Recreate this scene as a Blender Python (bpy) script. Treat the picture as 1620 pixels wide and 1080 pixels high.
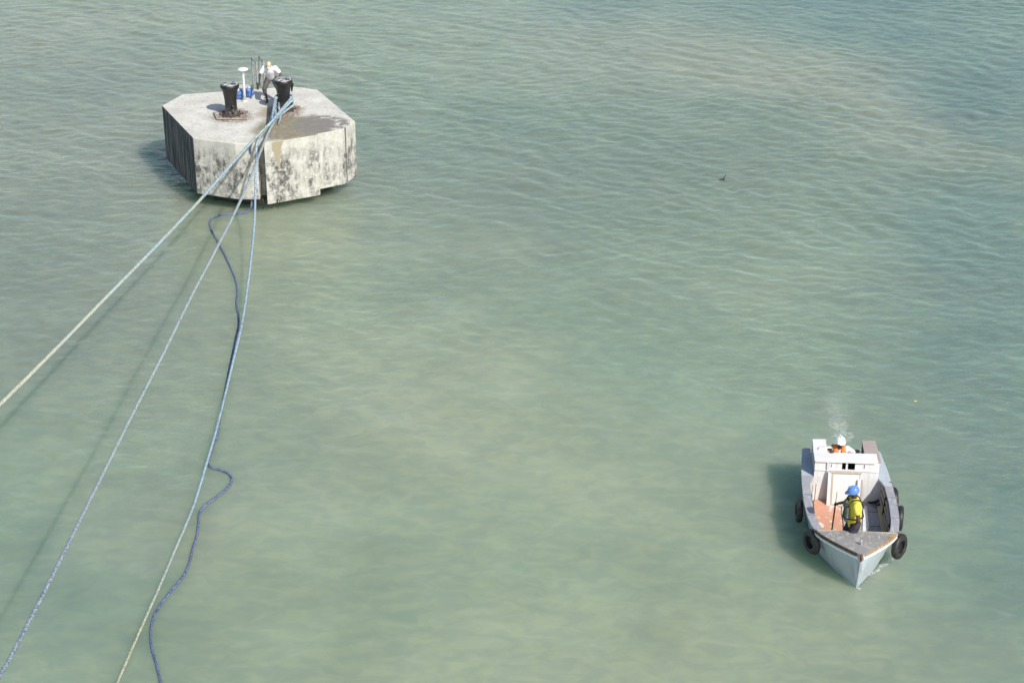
import bpy, bmesh, math, random
import numpy as np
from mathutils import Vector, Matrix, Quaternion

rnd = random.Random(7)
R = math.radians
for o in list(bpy.data.objects):
    bpy.data.objects.remove(o)
scene = bpy.context.scene
COL = scene.collection

# ------------------------------------------------------------------ camera
CAM_H, PITCH, FPX = 22.2, R(25.7), 2888.0
cam_d = bpy.data.cameras.new('camera')
cam = bpy.data.objects.new('camera', cam_d); COL.objects.link(cam)
cam.location = (0, 0, CAM_H)
cam.rotation_euler = (math.pi/2 - PITCH, 0, 0)
cam_d.sensor_width = 36.0
cam_d.lens = FPX/1620*36
cam_d.clip_start = 0.1; cam_d.clip_end = 9000
scene.camera = cam

# ------------------------------------------------------------------ sky and sun
SUN_AZ, SUN_EL = R(144), R(43)
world = bpy.data.worlds.new('World'); scene.world = world
world.use_nodes = True
wn = world.node_tree.nodes; wl = world.node_tree.links
wn.clear()
sky = wn.new('ShaderNodeTexSky'); sky.sky_type = 'NISHITA'; sky.sun_disc = False
sky.sun_elevation = SUN_EL; sky.sun_rotation = SUN_AZ
sky.air_density = 1.0; sky.dust_density = 1.6; sky.ozone_density = 1.0
bg = wn.new('ShaderNodeBackground'); bg.inputs['Strength'].default_value = 0.125
wo = wn.new('ShaderNodeOutputWorld')
wl.new(sky.outputs[0], bg.inputs[0]); wl.new(bg.outputs[0], wo.inputs[0])
sun_d = bpy.data.lights.new('sun', 'SUN'); sun_d.energy = 4.5; sun_d.angle = R(0.5)
sun_d.color = (1.0, 0.955, 0.89)
sun = bpy.data.objects.new('sun', sun_d); COL.objects.link(sun)
sdir = Vector((math.sin(SUN_AZ)*math.cos(SUN_EL), math.cos(SUN_AZ)*math.cos(SUN_EL), math.sin(SUN_EL)))
sun.rotation_euler = sdir.to_track_quat('Z', 'Y').to_euler()
sun.location = sdir*80
scene.view_settings.view_transform = 'Standard'
scene.view_settings.look = 'None'
scene.view_settings.exposure = 0.0
scene.view_settings.gamma = 1.0
scene.view_settings.use_curve_mapping = False

# ------------------------------------------------------------------ helpers
def W(x, y, z):
    """point at height z that lies on the ray measured in the photograph"""
    u = (x-810)/FPX; v = (y-540)/FPX
    dx, dy, dz = u, math.cos(PITCH)-v*math.sin(PITCH), math.sin(PITCH)+v*math.cos(PITCH)
    t = (CAM_H-z)/dz
    return Vector((dx*t, dy*t, z))

def tag(o, label=None, cat=None, group=None, kind=None):
    if label: o['label'] = label
    if cat: o['category'] = cat
    if group: o['group'] = group
    if kind: o['kind'] = kind
    return o

def empty(name, loc=(0, 0, 0), rz=0.0):
    o = bpy.data.objects.new(name, None); COL.objects.link(o)
    o.location = loc; o.rotation_euler = (0, 0, rz); o.empty_display_size = 0.3
    return o

class M:
    """collects shapes, builds one mesh object"""
    def __init__(s): s.v = []; s.f = []
    def add(s, v, f, mat=None):
        n = len(s.v)
        for p in v:
            p = Vector(p)
            if mat is not None: p = mat @ p
            s.v.append(p)
        s.f += [tuple(i+n for i in q) for q in f]
        return s
    def box(s, c, size, rot=None):
        x, y, z = [q/2 for q in size]
        v = [(-x,-y,-z),(x,-y,-z),(x,y,-z),(-x,y,-z),(-x,-y,z),(x,-y,z),(x,y,z),(-x,y,z)]
        f = [(0,3,2,1),(4,5,6,7),(0,1,5,4),(1,2,6,5),(2,3,7,6),(3,0,4,7)]
        m = Matrix.Translation(Vector(c))
        if rot is not None: m = m @ (rot if isinstance(rot, Matrix) else Matrix.Rotation(rot, 4, 'Z'))
        return s.add(v, f, m)
    def bar(s, a, b, w, h):
        a = Vector(a); b = Vector(b); d = b-a
        q = d.to_track_quat('X', 'Z').to_matrix().to_4x4()
        return s.box((a+b)/2, (d.length, w, h), q)
    def prism(s, pts, z0, z1):
        n = len(pts)
        A = sum(pts[i][0]*pts[(i+1) % n][1]-pts[(i+1) % n][0]*pts[i][1] for i in range(n))
        if A < 0: pts = pts[::-1]
        zf0 = z0 if callable(z0) else (lambda x, y: z0)
        zf1 = z1 if callable(z1) else (lambda x, y: z1)
        v = [(p[0], p[1], zf0(p[0], p[1])) for p in pts]+[(p[0], p[1], zf1(p[0], p[1])) for p in pts]
        f = [tuple(range(n-1, -1, -1)), tuple(range(n, 2*n))]
        f += [(i, (i+1) % n, n+(i+1) % n, n+i) for i in range(n)]
        return s.add(v, f)
    def tube(s, pts, r, n=10, closed=False, strands=0, lay=0.3, cap=True):
        pts = [Vector(p) for p in pts]
        rf = r if callable(r) else (lambda i: r)
        N = len(pts); rings = []
        up = None; L = 0
        for i, p in enumerate(pts):
            if closed: t = pts[(i+1) % N]-pts[i-1]
            else: t = pts[min(i+1, N-1)]-pts[max(i-1, 0)]
            t.normalize()
            if up is None:
                up = Vector((0, 0, 1)) if abs(t.z) < .9 else Vector((1, 0, 0))
            up = (up-t*up.dot(t)).normalized(); sd = t.cross(up)
            if i: L += (pts[i]-pts[i-1]).length
            ring = []
            for k in range(n):
                a = 2*math.pi*k/n
                rr = rf(i)
                if strands:
                    rr *= 0.86+0.16*abs(math.cos(strands*0.5*(a+2*math.pi*L/lay)))
                ring.append(p+(up*math.cos(a)+sd*math.sin(a))*rr)
            rings.append(ring)
        v = [q for rg in rings for q in rg]; f = []
        for i in range(N if closed else N-1):
            j = (i+1) % N
            for k in range(n):
                f.append((i*n+k, j*n+k, j*n+(k+1) % n, i*n+(k+1) % n)[::-1])
        if cap and not closed:
            f.append(tuple(range(n))); f.append(tuple(range((N-1)*n, N*n))[::-1])
        return s.add(v, f)
    def lathe(s, prof, n=32, c=(0, 0, 0), mat=None, wob=None):
        v = []; f = []
        for r, z in prof:
            for k in range(n):
                a = 2*math.pi*k/n
                rr = r*(wob(a, z) if wob else 1)
                v.append((c[0]+rr*math.cos(a), c[1]+rr*math.sin(a), c[2]+z))
        m = len(prof)
        for i in range(m-1):
            for k in range(n):
                f.append((i*n+k, i*n+(k+1) % n, (i+1)*n+(k+1) % n, (i+1)*n+k))
        f.append(tuple(range(n))[::-1]); f.append(tuple(range((m-1)*n, m*n)))
        return s.add(v, f, mat)
    def cap(s, a, b, ra, rb, flat=1.0, ax=(0, 1, 0), n=14):
        """tapered capsule a-b; flat scales its thickness along ax"""
        a = Vector(a); b = Vector(b); d = b-a; L = d.length
        t = d/L if L > 1e-6 else Vector((0, 0, 1))
        axv = Vector(ax); axv = axv-t*axv.dot(t)
        if axv.length < 1e-3: axv = t.orthogonal()
        axv.normalize(); sd = t.cross(axv)
        rings = []
        for j in range(1, 5):
            th = math.pi/2*j/4; rings.append((-ra*math.cos(th), ra*math.sin(th)))
        for j in range(4, 0, -1):
            th = math.pi/2*j/4; rings.append((L+rb*math.cos(th), rb*math.sin(th)))
        v = [a-t*ra]
        for (h, r) in rings:
            for k in range(n):
                an = 2*math.pi*k/n
                v.append(a+t*h+axv*math.cos(an)*r*flat+sd*math.sin(an)*r)
        v.append(b+t*rb); f = []
        for k in range(n): f.append((0, 1+(k+1) % n, 1+k))
        for i in range(len(rings)-1):
            for k in range(n):
                f.append((1+i*n+k, 1+i*n+(k+1) % n, 1+(i+1)*n+(k+1) % n, 1+(i+1)*n+k))
        e = len(v)-1; q = 1+(len(rings)-1)*n
        for k in range(n): f.append((q+k, q+(k+1) % n, e))
        return s.add(v, f)
    def ell(s, c, r, rot=None, n=18):
        v = []; f = []; m = n//2
        for i in range(m+1):
            th = math.pi*i/m
            for k in range(n):
                a = 2*math.pi*k/n
                v.append((r[0]*math.sin(th)*math.cos(a), r[1]*math.sin(th)*math.sin(a), -r[2]*math.cos(th)))
        for i in range(m):
            for k in range(n):
                f.append((i*n+k, i*n+(k+1) % n, (i+1)*n+(k+1) % n, (i+1)*n+k))
        mt = Matrix.Translation(Vector(c))
        if rot is not None: mt = mt @ rot
        return s.add(v, f, mt)
    def build(s, name, mat, parent=None, smooth=False, bevel=0, voxel=0, relax=2, shift=None):
        me = bpy.data.meshes.new(name)
        me.from_pydata([tuple(p) for p in s.v], [], s.f)
        me.update()
        if smooth or voxel:
            me.polygons.foreach_set('use_smooth', [True]*len(me.polygons))
        o = bpy.data.objects.new(name, me); COL.objects.link(o)
        if voxel:
            bm = bmesh.new(); bm.from_mesh(me)
            bmesh.ops.remove_doubles(bm, verts=bm.verts, dist=1e-5)
            bmesh.ops.recalc_face_normals(bm, faces=bm.faces)
            bm.to_mesh(me); bm.free()
            r = o.modifiers.new('r', 'REMESH'); r.mode = 'VOXEL'; r.voxel_size = voxel
            r.use_smooth_shade = True
            sm = o.modifiers.new('s', 'SMOOTH'); sm.factor = 0.5; sm.iterations = relax
            dg = bpy.context.evaluated_depsgraph_get(); dg.update()
            nm = bpy.data.meshes.new_from_object(o.evaluated_get(dg))
            o.modifiers.clear(); o.data = nm; nm.name = name
            nm.materials.clear()
        if bevel:
            b = o.modifiers.new('b', 'BEVEL'); b.width = bevel; b.segments = 2; b.limit_method = 'ANGLE'
        o.data.materials.append(mat)
        if parent: o.parent = parent
        return o

def spline(pts, step=0.15):
    """Catmull-Rom through points, resampled"""
    P = [Vector(p) for p in pts]
    P = [P[0]*2-P[1]]+P+[P[-1]*2-P[-2]]
    out = []
    for i in range(1, len(P)-2):
        a, b, c, d = P[i-1], P[i], P[i+1], P[i+2]
        t0 = 0; t1 = t0+max(1e-4, (b-a).length)**.5; t2 = t1+max(1e-4, (c-b).length)**.5; t3 = t2+max(1e-4, (d-c).length)**.5
        n = max(2, int((c-b).length/step))
        for k in range(n):
            t = t1+(t2-t1)*k/n
            A1 = a*((t1-t)/(t1-t0))+b*((t-t0)/(t1-t0)); A2 = b*((t2-t)/(t2-t1))+c*((t-t1)/(t2-t1)); A3 = c*((t3-t)/(t3-t2))+d*((t-t2)/(t3-t2))
            B1 = A1*((t2-t)/(t2-t0))+A2*((t-t0)/(t2-t0)); B2 = A2*((t3-t)/(t3-t1))+A3*((t-t1)/(t3-t1))
            out.append(B1*((t2-t)/(t2-t1))+B2*((t-t1)/(t2-t1)))
    out.append(P[-2]); return out

# ------------------------------------------------------------------ materials
class NT:
    def __init__(s, name):
        s.m = bpy.data.materials.new(name); s.m.use_nodes = True
        s.t = s.m.node_tree; s.t.nodes.clear()
        s.out = s.t.nodes.new('ShaderNodeOutputMaterial')
        s.b = s.t.nodes.new('ShaderNodeBsdfPrincipled')
        s.t.links.new(s.b.outputs[0], s.out.inputs[0])
        tc = s.t.nodes.new('ShaderNodeTexCoord'); s.obj = tc.outputs['Object']
    def n(s, ty, **kw):
        q = s.t.nodes.new(ty)
        for k, v in kw.items(): setattr(q, k, v)
        return q
    def put(s, sock, v):
        if isinstance(v, bpy.types.NodeSocket): s.t.links.new(v, sock)
        elif v is not None: sock.default_value = v
    def map(s, scale=(1, 1, 1), loc=(0, 0, 0), rot=(0, 0, 0), src=None):
        q = s.n('ShaderNodeMapping'); s.put(q.inputs[0], src or s.obj)
        q.inputs['Scale'].default_value = scale; q.inputs['Location'].default_value = loc
        q.inputs['Rotation'].default_value = rot
        return q.outputs[0]
    def noise(s, scale=5, det=4, rough=.55, vec=None, dist=0, col=False):
        q = s.n('ShaderNodeTexNoise'); s.put(q.inputs['Vector'], vec or s.obj)
        q.inputs['Scale'].default_value = scale; q.inputs['Detail'].default_value = det
        q.inputs['Roughness'].default_value = rough; q.inputs['Distortion'].default_value = dist
        return q.outputs['Color'] if col else q.outputs[0]
    def mr(s, v, a, b, c=0., d=1., smooth=False):
        q = s.n('ShaderNodeMapRange'); s.put(q.inputs[0], v)
        if smooth: q.interpolation_type = 'SMOOTHSTEP'
        for i, x in enumerate((a, b, c, d)): q.inputs[1+i].default_value = x
        return q.outputs[0]
    def mix(s, f, a, b, mode='MIX'):
        q = s.n('ShaderNodeMix', data_type='RGBA', blend_type=mode)
        s.put(q.inputs[0], f)
        for i, x in ((6, a), (7, b)):
            if not isinstance(x, bpy.types.NodeSocket): x = tuple(x)+((1,) if len(x) == 3 else ())
            s.put(q.inputs[i], x)
        return q.outputs[2]
    def math(s, op, a, b=None, c=None, clamp=False):
        q = s.n('ShaderNodeMath', operation=op, use_clamp=clamp); s.put(q.inputs[0], a)
        if b is not None: s.put(q.inputs[1], b)
        if c is not None: s.put(q.inputs[2], c)
        return q.outputs[0]
    def sep(s, v):
        q = s.n('ShaderNodeSeparateXYZ'); s.put(q.inputs[0], v); return q.outputs
    def bump(s, h, strength=.3, dist=.02, nrm=None):
        q = s.n('ShaderNodeBump'); s.put(q.inputs['Height'], h)
        q.inputs['Strength'].default_value = strength; q.inputs['Distance'].default_value = dist
        if nrm: s.put(q.inputs['Normal'], nrm)
        s.t.links.new(q.outputs[0], s.b.inputs['Normal']); return q.outputs[0]
    def done(s, col=None, rough=None, metal=None, spec=None):
        if col is not None:
            if not isinstance(col, bpy.types.NodeSocket): col = tuple(col)+(1,)
            s.put(s.b.inputs['Base Color'], col)
        if rough is not None: s.put(s.b.inputs['Roughness'], rough)
        if metal is not None: s.put(s.b.inputs['Metallic'], metal)
        if spec is not None: s.put(s.b.inputs['Specular IOR Level'], spec)
        return s.m

def simple(name, a, b, scale=8, rough=.7, metal=0, bump=.2, bd=.01, stretch=(1, 1, 1), lo=.35, hi=.65, spec=None):
    t = NT(name)
    nz = t.noise(scale, 5, .6, t.map(stretch))
    t.bump(nz, bump, bd)
    return t.done(t.mix(t.mr(nz, lo, hi), a, b), rough, metal, spec)

# ------------------------------------------------------------------ water
def wave_bank(seed, lams, ang0, spread, slope):
    r = np.random.RandomState(seed); out = []
    for lam in lams:
        k = 2*np.pi/lam
        th = R(ang0)+np.clip(r.normal(0, 1), -2, 2)*R(spread)
        out.append((k*math.cos(th), k*math.sin(th), r.uniform(0, 2*np.pi), slope/k))
    return out
TRAINS = (wave_bank(3, np.geomspace(.50, 1.30, 14), 82, 26, .068) +
          wave_bank(6, np.geomspace(.36, .72, 9), 88, 26, .088) +
          wave_bank(8, np.geomspace(.55, 1.1, 4), 46, 16, .085))
SWELL = (wave_bank(5, np.geomspace(1.3, 2.6, 8), 74, 34, .012) +
         wave_bank(9, np.geomspace(4, 8, 5), 60, 30, .004))
def vnoise(x, y, seed, scale):
    """smooth value noise, numpy"""
    r = np.random.RandomState(seed); G = r.rand(64, 64)
    u = x/scale+1000.; v = y/scale+1000.
    i = np.floor(u).astype(int); j = np.floor(v).astype(int)
    fu = u-i; fv = v-j; fu = fu*fu*(3-2*fu); fv = fv*fv*(3-2*fv)
    g = lambda a, b: G[a % 64, b % 64]
    return (g(i, j)*(1-fu)+g(i+1, j)*fu)*(1-fv)+(g(i, j+1)*(1-fu)+g(i+1, j+1)*fu)*fv
def fbm(x, y, seed, scale, o=4):
    s = 0; a = 1; t = 0
    for k in range(o):
        s = s+a*vnoise(x, y, seed+k, scale/2**k); t += a; a *= .5
    return s/t
def to_px(x, y):
    z = y*math.cos(PITCH)+CAM_H*math.sin(PITCH); yy = -(y*math.sin(PITCH)-CAM_H*math.cos(PITCH))
    return 810+FPX*x/z, 540+FPX*yy/z
def rough_mask(x, y):
    """how ruffled the water is: calm in the lee close to the ship"""
    m = 0.34+0.66*np.clip((y+np.clip(x-2, 0, 20)*1.1-33)/26., 0, 1)
    m = m*(.30+1.35*fbm(x, y, 50, 8., 4))
    return m
def wave_h(x, y, mask=True):
    x = np.asarray(x, float); y = np.asarray(y, float)
    h = np.zeros_like(x)
    for kx, ky, ph, a in SWELL:
        h += a*np.sin(kx*x+ky*y+ph)
    wx = x+.7*(fbm(x, y, 71, 2.2, 3)-.5); wy = y+1.0*(fbm(x, y, 81, 1.9, 3)-.5)
    for i, (kx, ky, ph, a) in enumerate(TRAINS):
        lam = 2*math.pi/math.hypot(kx, ky)
        amp = np.clip(vnoise(x, y, 100+i, .9+1.9*lam)*2.1-.62, 0, 1.3)
        th = kx*wx+ky*wy+ph
        h += a*amp*.62*(np.sin(th)+.16*np.sin(2*th))
    far = np.clip(1-(np.hypot(x, y-50)-60)/60, 0, 1)
    return h*rough_mask(x, y)*far
def wz(x, y): return float(wave_h(np.array([x]), np.array([y]))[0])

def graded(lo, hi, step, far, grow=1.35):
    c = list(np.arange(lo, hi, step)); s = step; a = lo
    left = []
    while a > -far: s *= grow; a -= s; left.append(a)
    s = step; b = c[-1]; right = []
    while b < far: s *= grow; b += s; right.append(b)
    return np.array(left[::-1]+c+right)
def water():
    xs = graded(-25, 25, .075, 4000); ys = graded(27, 88, .08, 4000)
    X, Y = np.meshgrid(xs, ys); nx, ny = len(xs), len(ys)
    Z = wave_h(X, Y)
    me = bpy.data.meshes.new('water')
    co = np.stack([X, Y, Z], -1).reshape(-1, 3).astype(np.float32)
    idx = np.arange(nx*ny).reshape(ny, nx)
    q = np.stack([idx[:-1, :-1], idx[:-1, 1:], idx[1:, 1:], idx[1:, :-1]], -1).reshape(-1, 4)
    me.vertices.add(len(co)); me.vertices.foreach_set('co', co.ravel())
    me.loops.add(q.size); me.loops.foreach_set('vertex_index', q.ravel().astype(np.int32))
    me.polygons.add(len(q)); me.polygons.foreach_set('loop_start', np.arange(0, q.size, 4, dtype=np.int32))
    me.polygons.foreach_set('use_smooth', np.ones(len(q), bool))
    me.update(calc_edges=True)
    # suspended sediment: clouds of sand colour, green and teal water, plus painted light
    sx = X+(fbm(X, Y, 11, 9., 4)-.5)*9; sy = Y+(fbm(X, Y, 21, 9., 4)-.5)*13
    PX, PY = to_px(sx, np.maximum(sy, 5))
    PX = PX.clip(-2000, 4000); PY = PY.clip(-1200, 2500)
    green = np.array([.212, .284, .206]); teal = np.array([.105, .172, .165]); sand = np.array([.242, .272, .214])
    grey = np.array([.190, .220, .182]); beige = np.array([.272, .322, .226])
    C = np.broadcast_to(green, X.shape+(3,)).copy()
    def blob(col, x, y, rx, ry, w, rot=0):
        c, s = math.cos(R(rot)), math.sin(R(rot))
        dx = PX-x; dy = PY-y
        u = (dx*c+dy*s)/rx; v = (-dx*s+dy*c)/ry
        k = (w*np.exp(-(u*u+v*v)))[..., None]
        C[:] = C*(1-k)+col*k
    blob(np.array([.158, .202, .164]), 1050, 240, 560, 210, .7)
    blob(teal, 1300, -20, 420, 62, .95, 3); blob(teal, 1560, 120, 260, 70, .75, 10)
    blob(teal, 1640, 430, 280, 280, .65); blob(teal, 1560, 830, 260, 220, .6)
    blob(teal, 700, 240, 300, 120, .25); blob(teal, 900, 20, 200, 40, .5)
    blob(grey, 60, 150, 420, 200, .8); blob(grey, 60, 420, 330, 200, .6)
    blob(sand, 1000, 85, 380, 52, .55, 8); blob(sand, 1330, 150, 320, 50, .5, 12); blob(sand, 1560, 215, 220, 50, .3, 5)
    blob(sand, 200, 60, 300, 80, .28); blob(sand, 50, 300, 200, 50, .22)
    blob(beige, 600, 640, 240, 260, .75); blob(beige, 800, 700, 260, 130, .55); blob(sand, 500, 640, 160, 120, .25)
    blob(beige, 450, 370, 200, 60, .5); blob(beige, 880, 1000, 600, 170, .8); blob(beige, 60, 640, 200, 100, .3)  # first patch paints the platform's yellowish reflection into the water colour
    blob(teal, 230, 820, 160, 90, .32, 40); blob(teal, 360, 760, 90, 140, .25, 20); blob(teal, 110, 980, 120, 80, .2)
    blob(beige, 1300, 540, 160, 90, .3)
    P_ = PX, PY; PX, PY = to_px(X, np.maximum(Y, 5))
    blob(np.array([.40, .45, .38]), 1327, 668, 18, 32, .28, -8); blob(np.array([.36, .42, .35]), 1318, 632, 14, 22, .15)
    blob(np.array([.38, .44, .37]), 1400, 893, 26, 14, .30, -40)
    mot = fbm(X, Y, 31, 1.6, 4)-.5; mot2 = fbm(X, Y, 41, 5., 4)-.5
    C *= (1+.22*mot+.12*mot2)[..., None]  # finer mottle paints ripple light into the water colour
    C *= np.array([.955, .945, .955])
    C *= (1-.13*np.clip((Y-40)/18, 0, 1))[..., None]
    C[..., 0] *= 1+.12*mot2
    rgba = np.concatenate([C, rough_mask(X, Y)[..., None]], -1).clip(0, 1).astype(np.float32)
    at = me.color_attributes.new('silt_and_light', 'FLOAT_COLOR', 'POINT')
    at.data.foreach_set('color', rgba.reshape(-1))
    t = NT('murky_sea_water')
    a = t.n('ShaderNodeAttribute', attribute_name='silt_and_light')
    ruf = a.outputs['Alpha']
    # small ripples
    v1 = t.map((1., 1.9, 1), rot=(0, 0, R(-12)))
    v2 = t.map((1., 1.7, 1), rot=(0, 0, R(18)))
    n1 = t.noise(2.3, 4, .55, v1, .6); n2 = t.noise(3.4, 3, .5, v2, .9)
    r1 = t.math('SUBTRACT', 1., t.math('ABSOLUTE', t.math('SUBTRACT', n1, .5)))
    r2 = t.math('SUBTRACT', 1., t.math('ABSOLUTE', t.math('SUBTRACT', n2, .5)))
    r1 = t.math('POWER', r1, 4.); r2 = t.math('POWER', r2, 4.)
    hh = t.math('ADD', t.math('MULTIPLY', r1, .6), t.math('MULTIPLY', r2, .4))
    hh = t.math('MULTIPLY', hh, ruf)
    bmp = t.n('ShaderNodeBump'); t.put(bmp.inputs['Height'], hh)
    bmp.inputs['Strength'].default_value = 1.0; bmp.inputs['Distance'].default_value = .03
    t.b.subsurface_method = 'BURLEY'; t.b.inputs['Subsurface Weight'].default_value = 1.
    t.b.inputs['Subsurface Radius'].default_value = (.8, 1.2, .9)
    t.b.inputs['Subsurface Scale'].default_value = 1.35
    up = t.n('ShaderNodeCombineXYZ'); up.inputs[2].default_value = 1.
    t.put(t.b.inputs['Normal'], up.outputs[0])
    m1 = t.noise(1.9, 4, .6, t.map((.8, 1.3, 1), rot=(0, 0, R(20))), .6)  # pale mottle: light caught in the ripples, painted as colour
    m2 = t.noise(.5, 5, .62, t.map((1, 1.3, 1)), .8)
    cc = t.mix(t.mr(m1, .40, .66), a.outputs['Color'], t.mix(1., a.outputs['Color'], (1.17, 1.14, 1.05), 'MULTIPLY'))
    cc = t.mix(t.mr(m2, .35, .65), t.mix(1., cc, (.96, .975, .98), 'MULTIPLY'), cc)
    t.done(cc, 1., spec=0.)
    gl = t.n('ShaderNodeBsdfGlossy'); gl.inputs['Roughness'].default_value = .06
    t.put(gl.inputs['Normal'], bmp.outputs[0])
    fr = t.n('ShaderNodeFresnel'); fr.inputs['IOR'].default_value = 1.35; t.put(fr.inputs['Normal'], bmp.outputs[0])
    t.put(gl.inputs['Color'], fr.outputs[0])
    mx = t.n('ShaderNodeAddShader'); t.put(mx.inputs[0], t.b.outputs[0]); t.put(mx.inputs[1], gl.outputs[0])
    t.t.links.new(mx.outputs[0], t.out.inputs[0])
    me.materials.append(t.m)
    o = bpy.data.objects.new('water', me); COL.objects.link(o)
    tag(o, kind='structure')
    return o
water()
# ------------------------------------------------------------------ concrete mooring dolphin
DZ = 2.4
OX, OY = -8.6, 58.9
def DP(px, py, z=DZ):
    p = W(px, py, z); return (p.x-OX, p.y-OY)
dk = dict(V0=(289, 149), V1=(256, 167), V2=(305, 218), V3=(372, 227), SL=(405.5, 227), SR=(417.5, 227),
          PR=(502, 213), V6=(541, 204.5), V7=(562, 192), V8=(502, 141.5), V9=(462, 136.5))
dk = {k: DP(*q) for k, q in dk.items()}

def concrete(name, stain=None, top=True):
    t = NT(name)
    P = t.sep(t.obj)
    fine = t.noise(14, 6, .65); mid = t.noise(2.6, 6, .62); big = t.noise(.7, 4, .5)
    streak = t.noise(1.0, 6, .6, t.map((5.5, 5.5, .45)))
    blot = t.noise(3.4, 8, .74, t.map((1, 1, .8)))
    # vertical faces: cream concrete, black weathering below a clean lip
    cream = t.mix(t.mr(mid, .3, .7), (.46, .45, .39), (.57, .56, .51))
    z = P[2]
    low = t.mr(z, DZ-.15, DZ-.75, 0, 1)
    lime = t.mr(t.noise(.9, 5, .7, t.map((2.2, 2.2, .6))), .38, .54)
    g = t.math('MULTIPLY', t.math('MULTIPLY', t.mr(blot, .40, .56), t.mr(streak, .30, .50)), t.math('MULTIPLY_ADD', low, .85, .15))
    g = t.math('MULTIPLY', g, t.math('MULTIPLY_ADD', lime, .8, .2))
    side = t.mix(g, cream, (.10, .097, .09))
    side = t.mix(t.mr(t.noise(30, 3, .6, t.map((1, 1, .12))), .62, .75, 0, .5), side, (.10, .095, .085))
    side = t.mix(t.mr(t.noise(9, 7, .8), .52, .64, 0, .75), side, (.66, .65, .61))
    # the left hand face is grown over with black algae
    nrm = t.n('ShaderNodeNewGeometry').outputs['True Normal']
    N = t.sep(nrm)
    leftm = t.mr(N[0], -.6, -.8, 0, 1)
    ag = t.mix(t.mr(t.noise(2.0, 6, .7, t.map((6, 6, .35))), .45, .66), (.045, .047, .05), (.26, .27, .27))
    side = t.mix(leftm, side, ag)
    # deck: nearly white with droppings, speckles, wet silt by the ropes
    deck = t.mix(t.mr(mid, .35, .68), (.57, .56, .50), (.76, .75, .69))
    deck = t.mix(t.mr(t.noise(13, 7, .8), .54, .62, 0, .8), deck, (.30, .275, .23))
    deck = t.mix(t.mr(t.noise(1.3, 6, .7), .50, .64, 0, .55), deck, (.40, .375, .33))
    deck = t.mix(t.mr(t.noise(5, 7, .75), .55, .66, 0, .6), deck, (.44, .40, .34))
    warp = t.mix(1., t.obj, t.noise(1.1, 6, .7, col=True), 'ADD')
    def spot(cx, cy, rx, ry, rot=0):
        mp = t.n('ShaderNodeMapping'); mp.vector_type = 'TEXTURE'
        t.put(mp.inputs[0], warp)
        mp.inputs['Location'].default_value = (cx+.5, cy+.5, DZ+.5); mp.inputs['Scale'].default_value = (rx, ry, 3)
        mp.inputs['Rotation'].default_value = (0, 0, rot)
        l = t.n('ShaderNodeVectorMath', operation='LENGTH'); t.put(l.inputs[0], mp.outputs[0])
        return l.outputs['Value']
    a = DP(462, 203); wet = t.mr(spot(a[0], a[1], 1.25, 1.15, .1), 1.2, .9)
    wetc = t.mix(t.mr(t.noise(7, 6, .7), .35, .65), (.21, .185, .13), (.34, .31, .23))
    deck = t.mix(wet, deck, wetc)
    a = DP(507, 197); w2 = t.mr(spot(a[0], a[1], .95, 1.1, .5), 1.05, .85)
    deck = t.mix(t.math('MULTIPLY', w2, t.mr(t.noise(4, 7, .75), .40, .50)), deck, (.235, .22, .20))
    for px_, py_ in ((368, 184), (451, 177)):
        a = DP(px_, py_); w3 = t.mr(spot(a[0], a[1], .72, .80), 1.1, .7)
        deck = t.mix(t.math('MULTIPLY', w3, t.mr(t.noise(8, 6, .75), .40, .52, 0, .85)), deck, (.19, .12, .08))
    a = DP(425, 178); w4 = t.mr(spot(a[0], a[1], .5, .8), 1.1, .6, 0, .6)
    deck = t.mix(w4, deck, (.31, .235, .15))
    if stain:
        x0, w, h = stain
        xx = t.math('ABSOLUTE', t.math('SUBTRACT', t.math('ADD', P[0], t.mr(t.noise(2.2, 6, .7), .2, .8, -.10, .10)), x0))
        lim = t.math('MULTIPLY', t.mr(z, DZ, DZ-h, 1, 0), w)
        side = t.mix(t.mr(t.math('SUBTRACT', lim, xx), 0, .02), side, (.33, .295, .20))
        rim = t.math('ADD', lim, .05)
    col = t.mix(t.mr(N[2], .4, .8), side, deck)
    t.bump(t.math('ADD', t.math('MULTIPLY', mid, .6), t.math('MULTIPLY', fine, .25)), .55, .035)
    rgh = t.math('SUBTRACT', .88, t.math('MULTIPLY', t.math('MULTIPLY', wet, t.mr(N[2], .4, .8)), .3))
    return t.done(col, rgh, spec=.3)

dol = empty('mooring_dolphin', (OX, OY, 0))
tag(dol, 'eight sided weathered concrete mooring platform standing in the green water', 'mooring dolphin')
mcon = concrete('weathered_concrete')
def inset(p, k): return (p[0]*k, p[1]*k)
slin = (dk['SL'][0]+.02, dk['SL'][1]+.42); srin = (dk['SR'][0]+.02, dk['SR'][1]+.42)
outline = [dk['V1'], dk['V2'], dk['V3'], dk['SL'], slin, srin, (dk['SR'][0], dk['SR'][1]+.12), (dk['PR'][0], dk['PR'][1]+.09), dk['V6'], dk['V7'], dk['V8'], dk['V9'], dk['V0']]
def dense_sides(pts, z0, z1):
    return M().prism(pts, z0, z1)
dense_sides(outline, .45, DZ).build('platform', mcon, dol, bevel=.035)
pstx = W(437, 229, DZ).x-OX
mpan = concrete('panel_concrete', stain=(pstx, .18, 1.08))
pan = [dk['SR'], dk['PR'], (dk['PR'][0], dk['PR'][1]+.085), (dk['SR'][0], dk['SR'][1]+.115)]
M().prism([(p[0], p[1]-.03) for p in pan[:2]]+pan[2:], .29, DZ+.004).build('fender_panel', mpan, dol, bevel=.02)
cr = dk['V6']
mdark = simple('dark_pile_concrete', (.025, .027, .022), (.06, .065, .05), 4, .6)  # near black colours for the pile base
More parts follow.
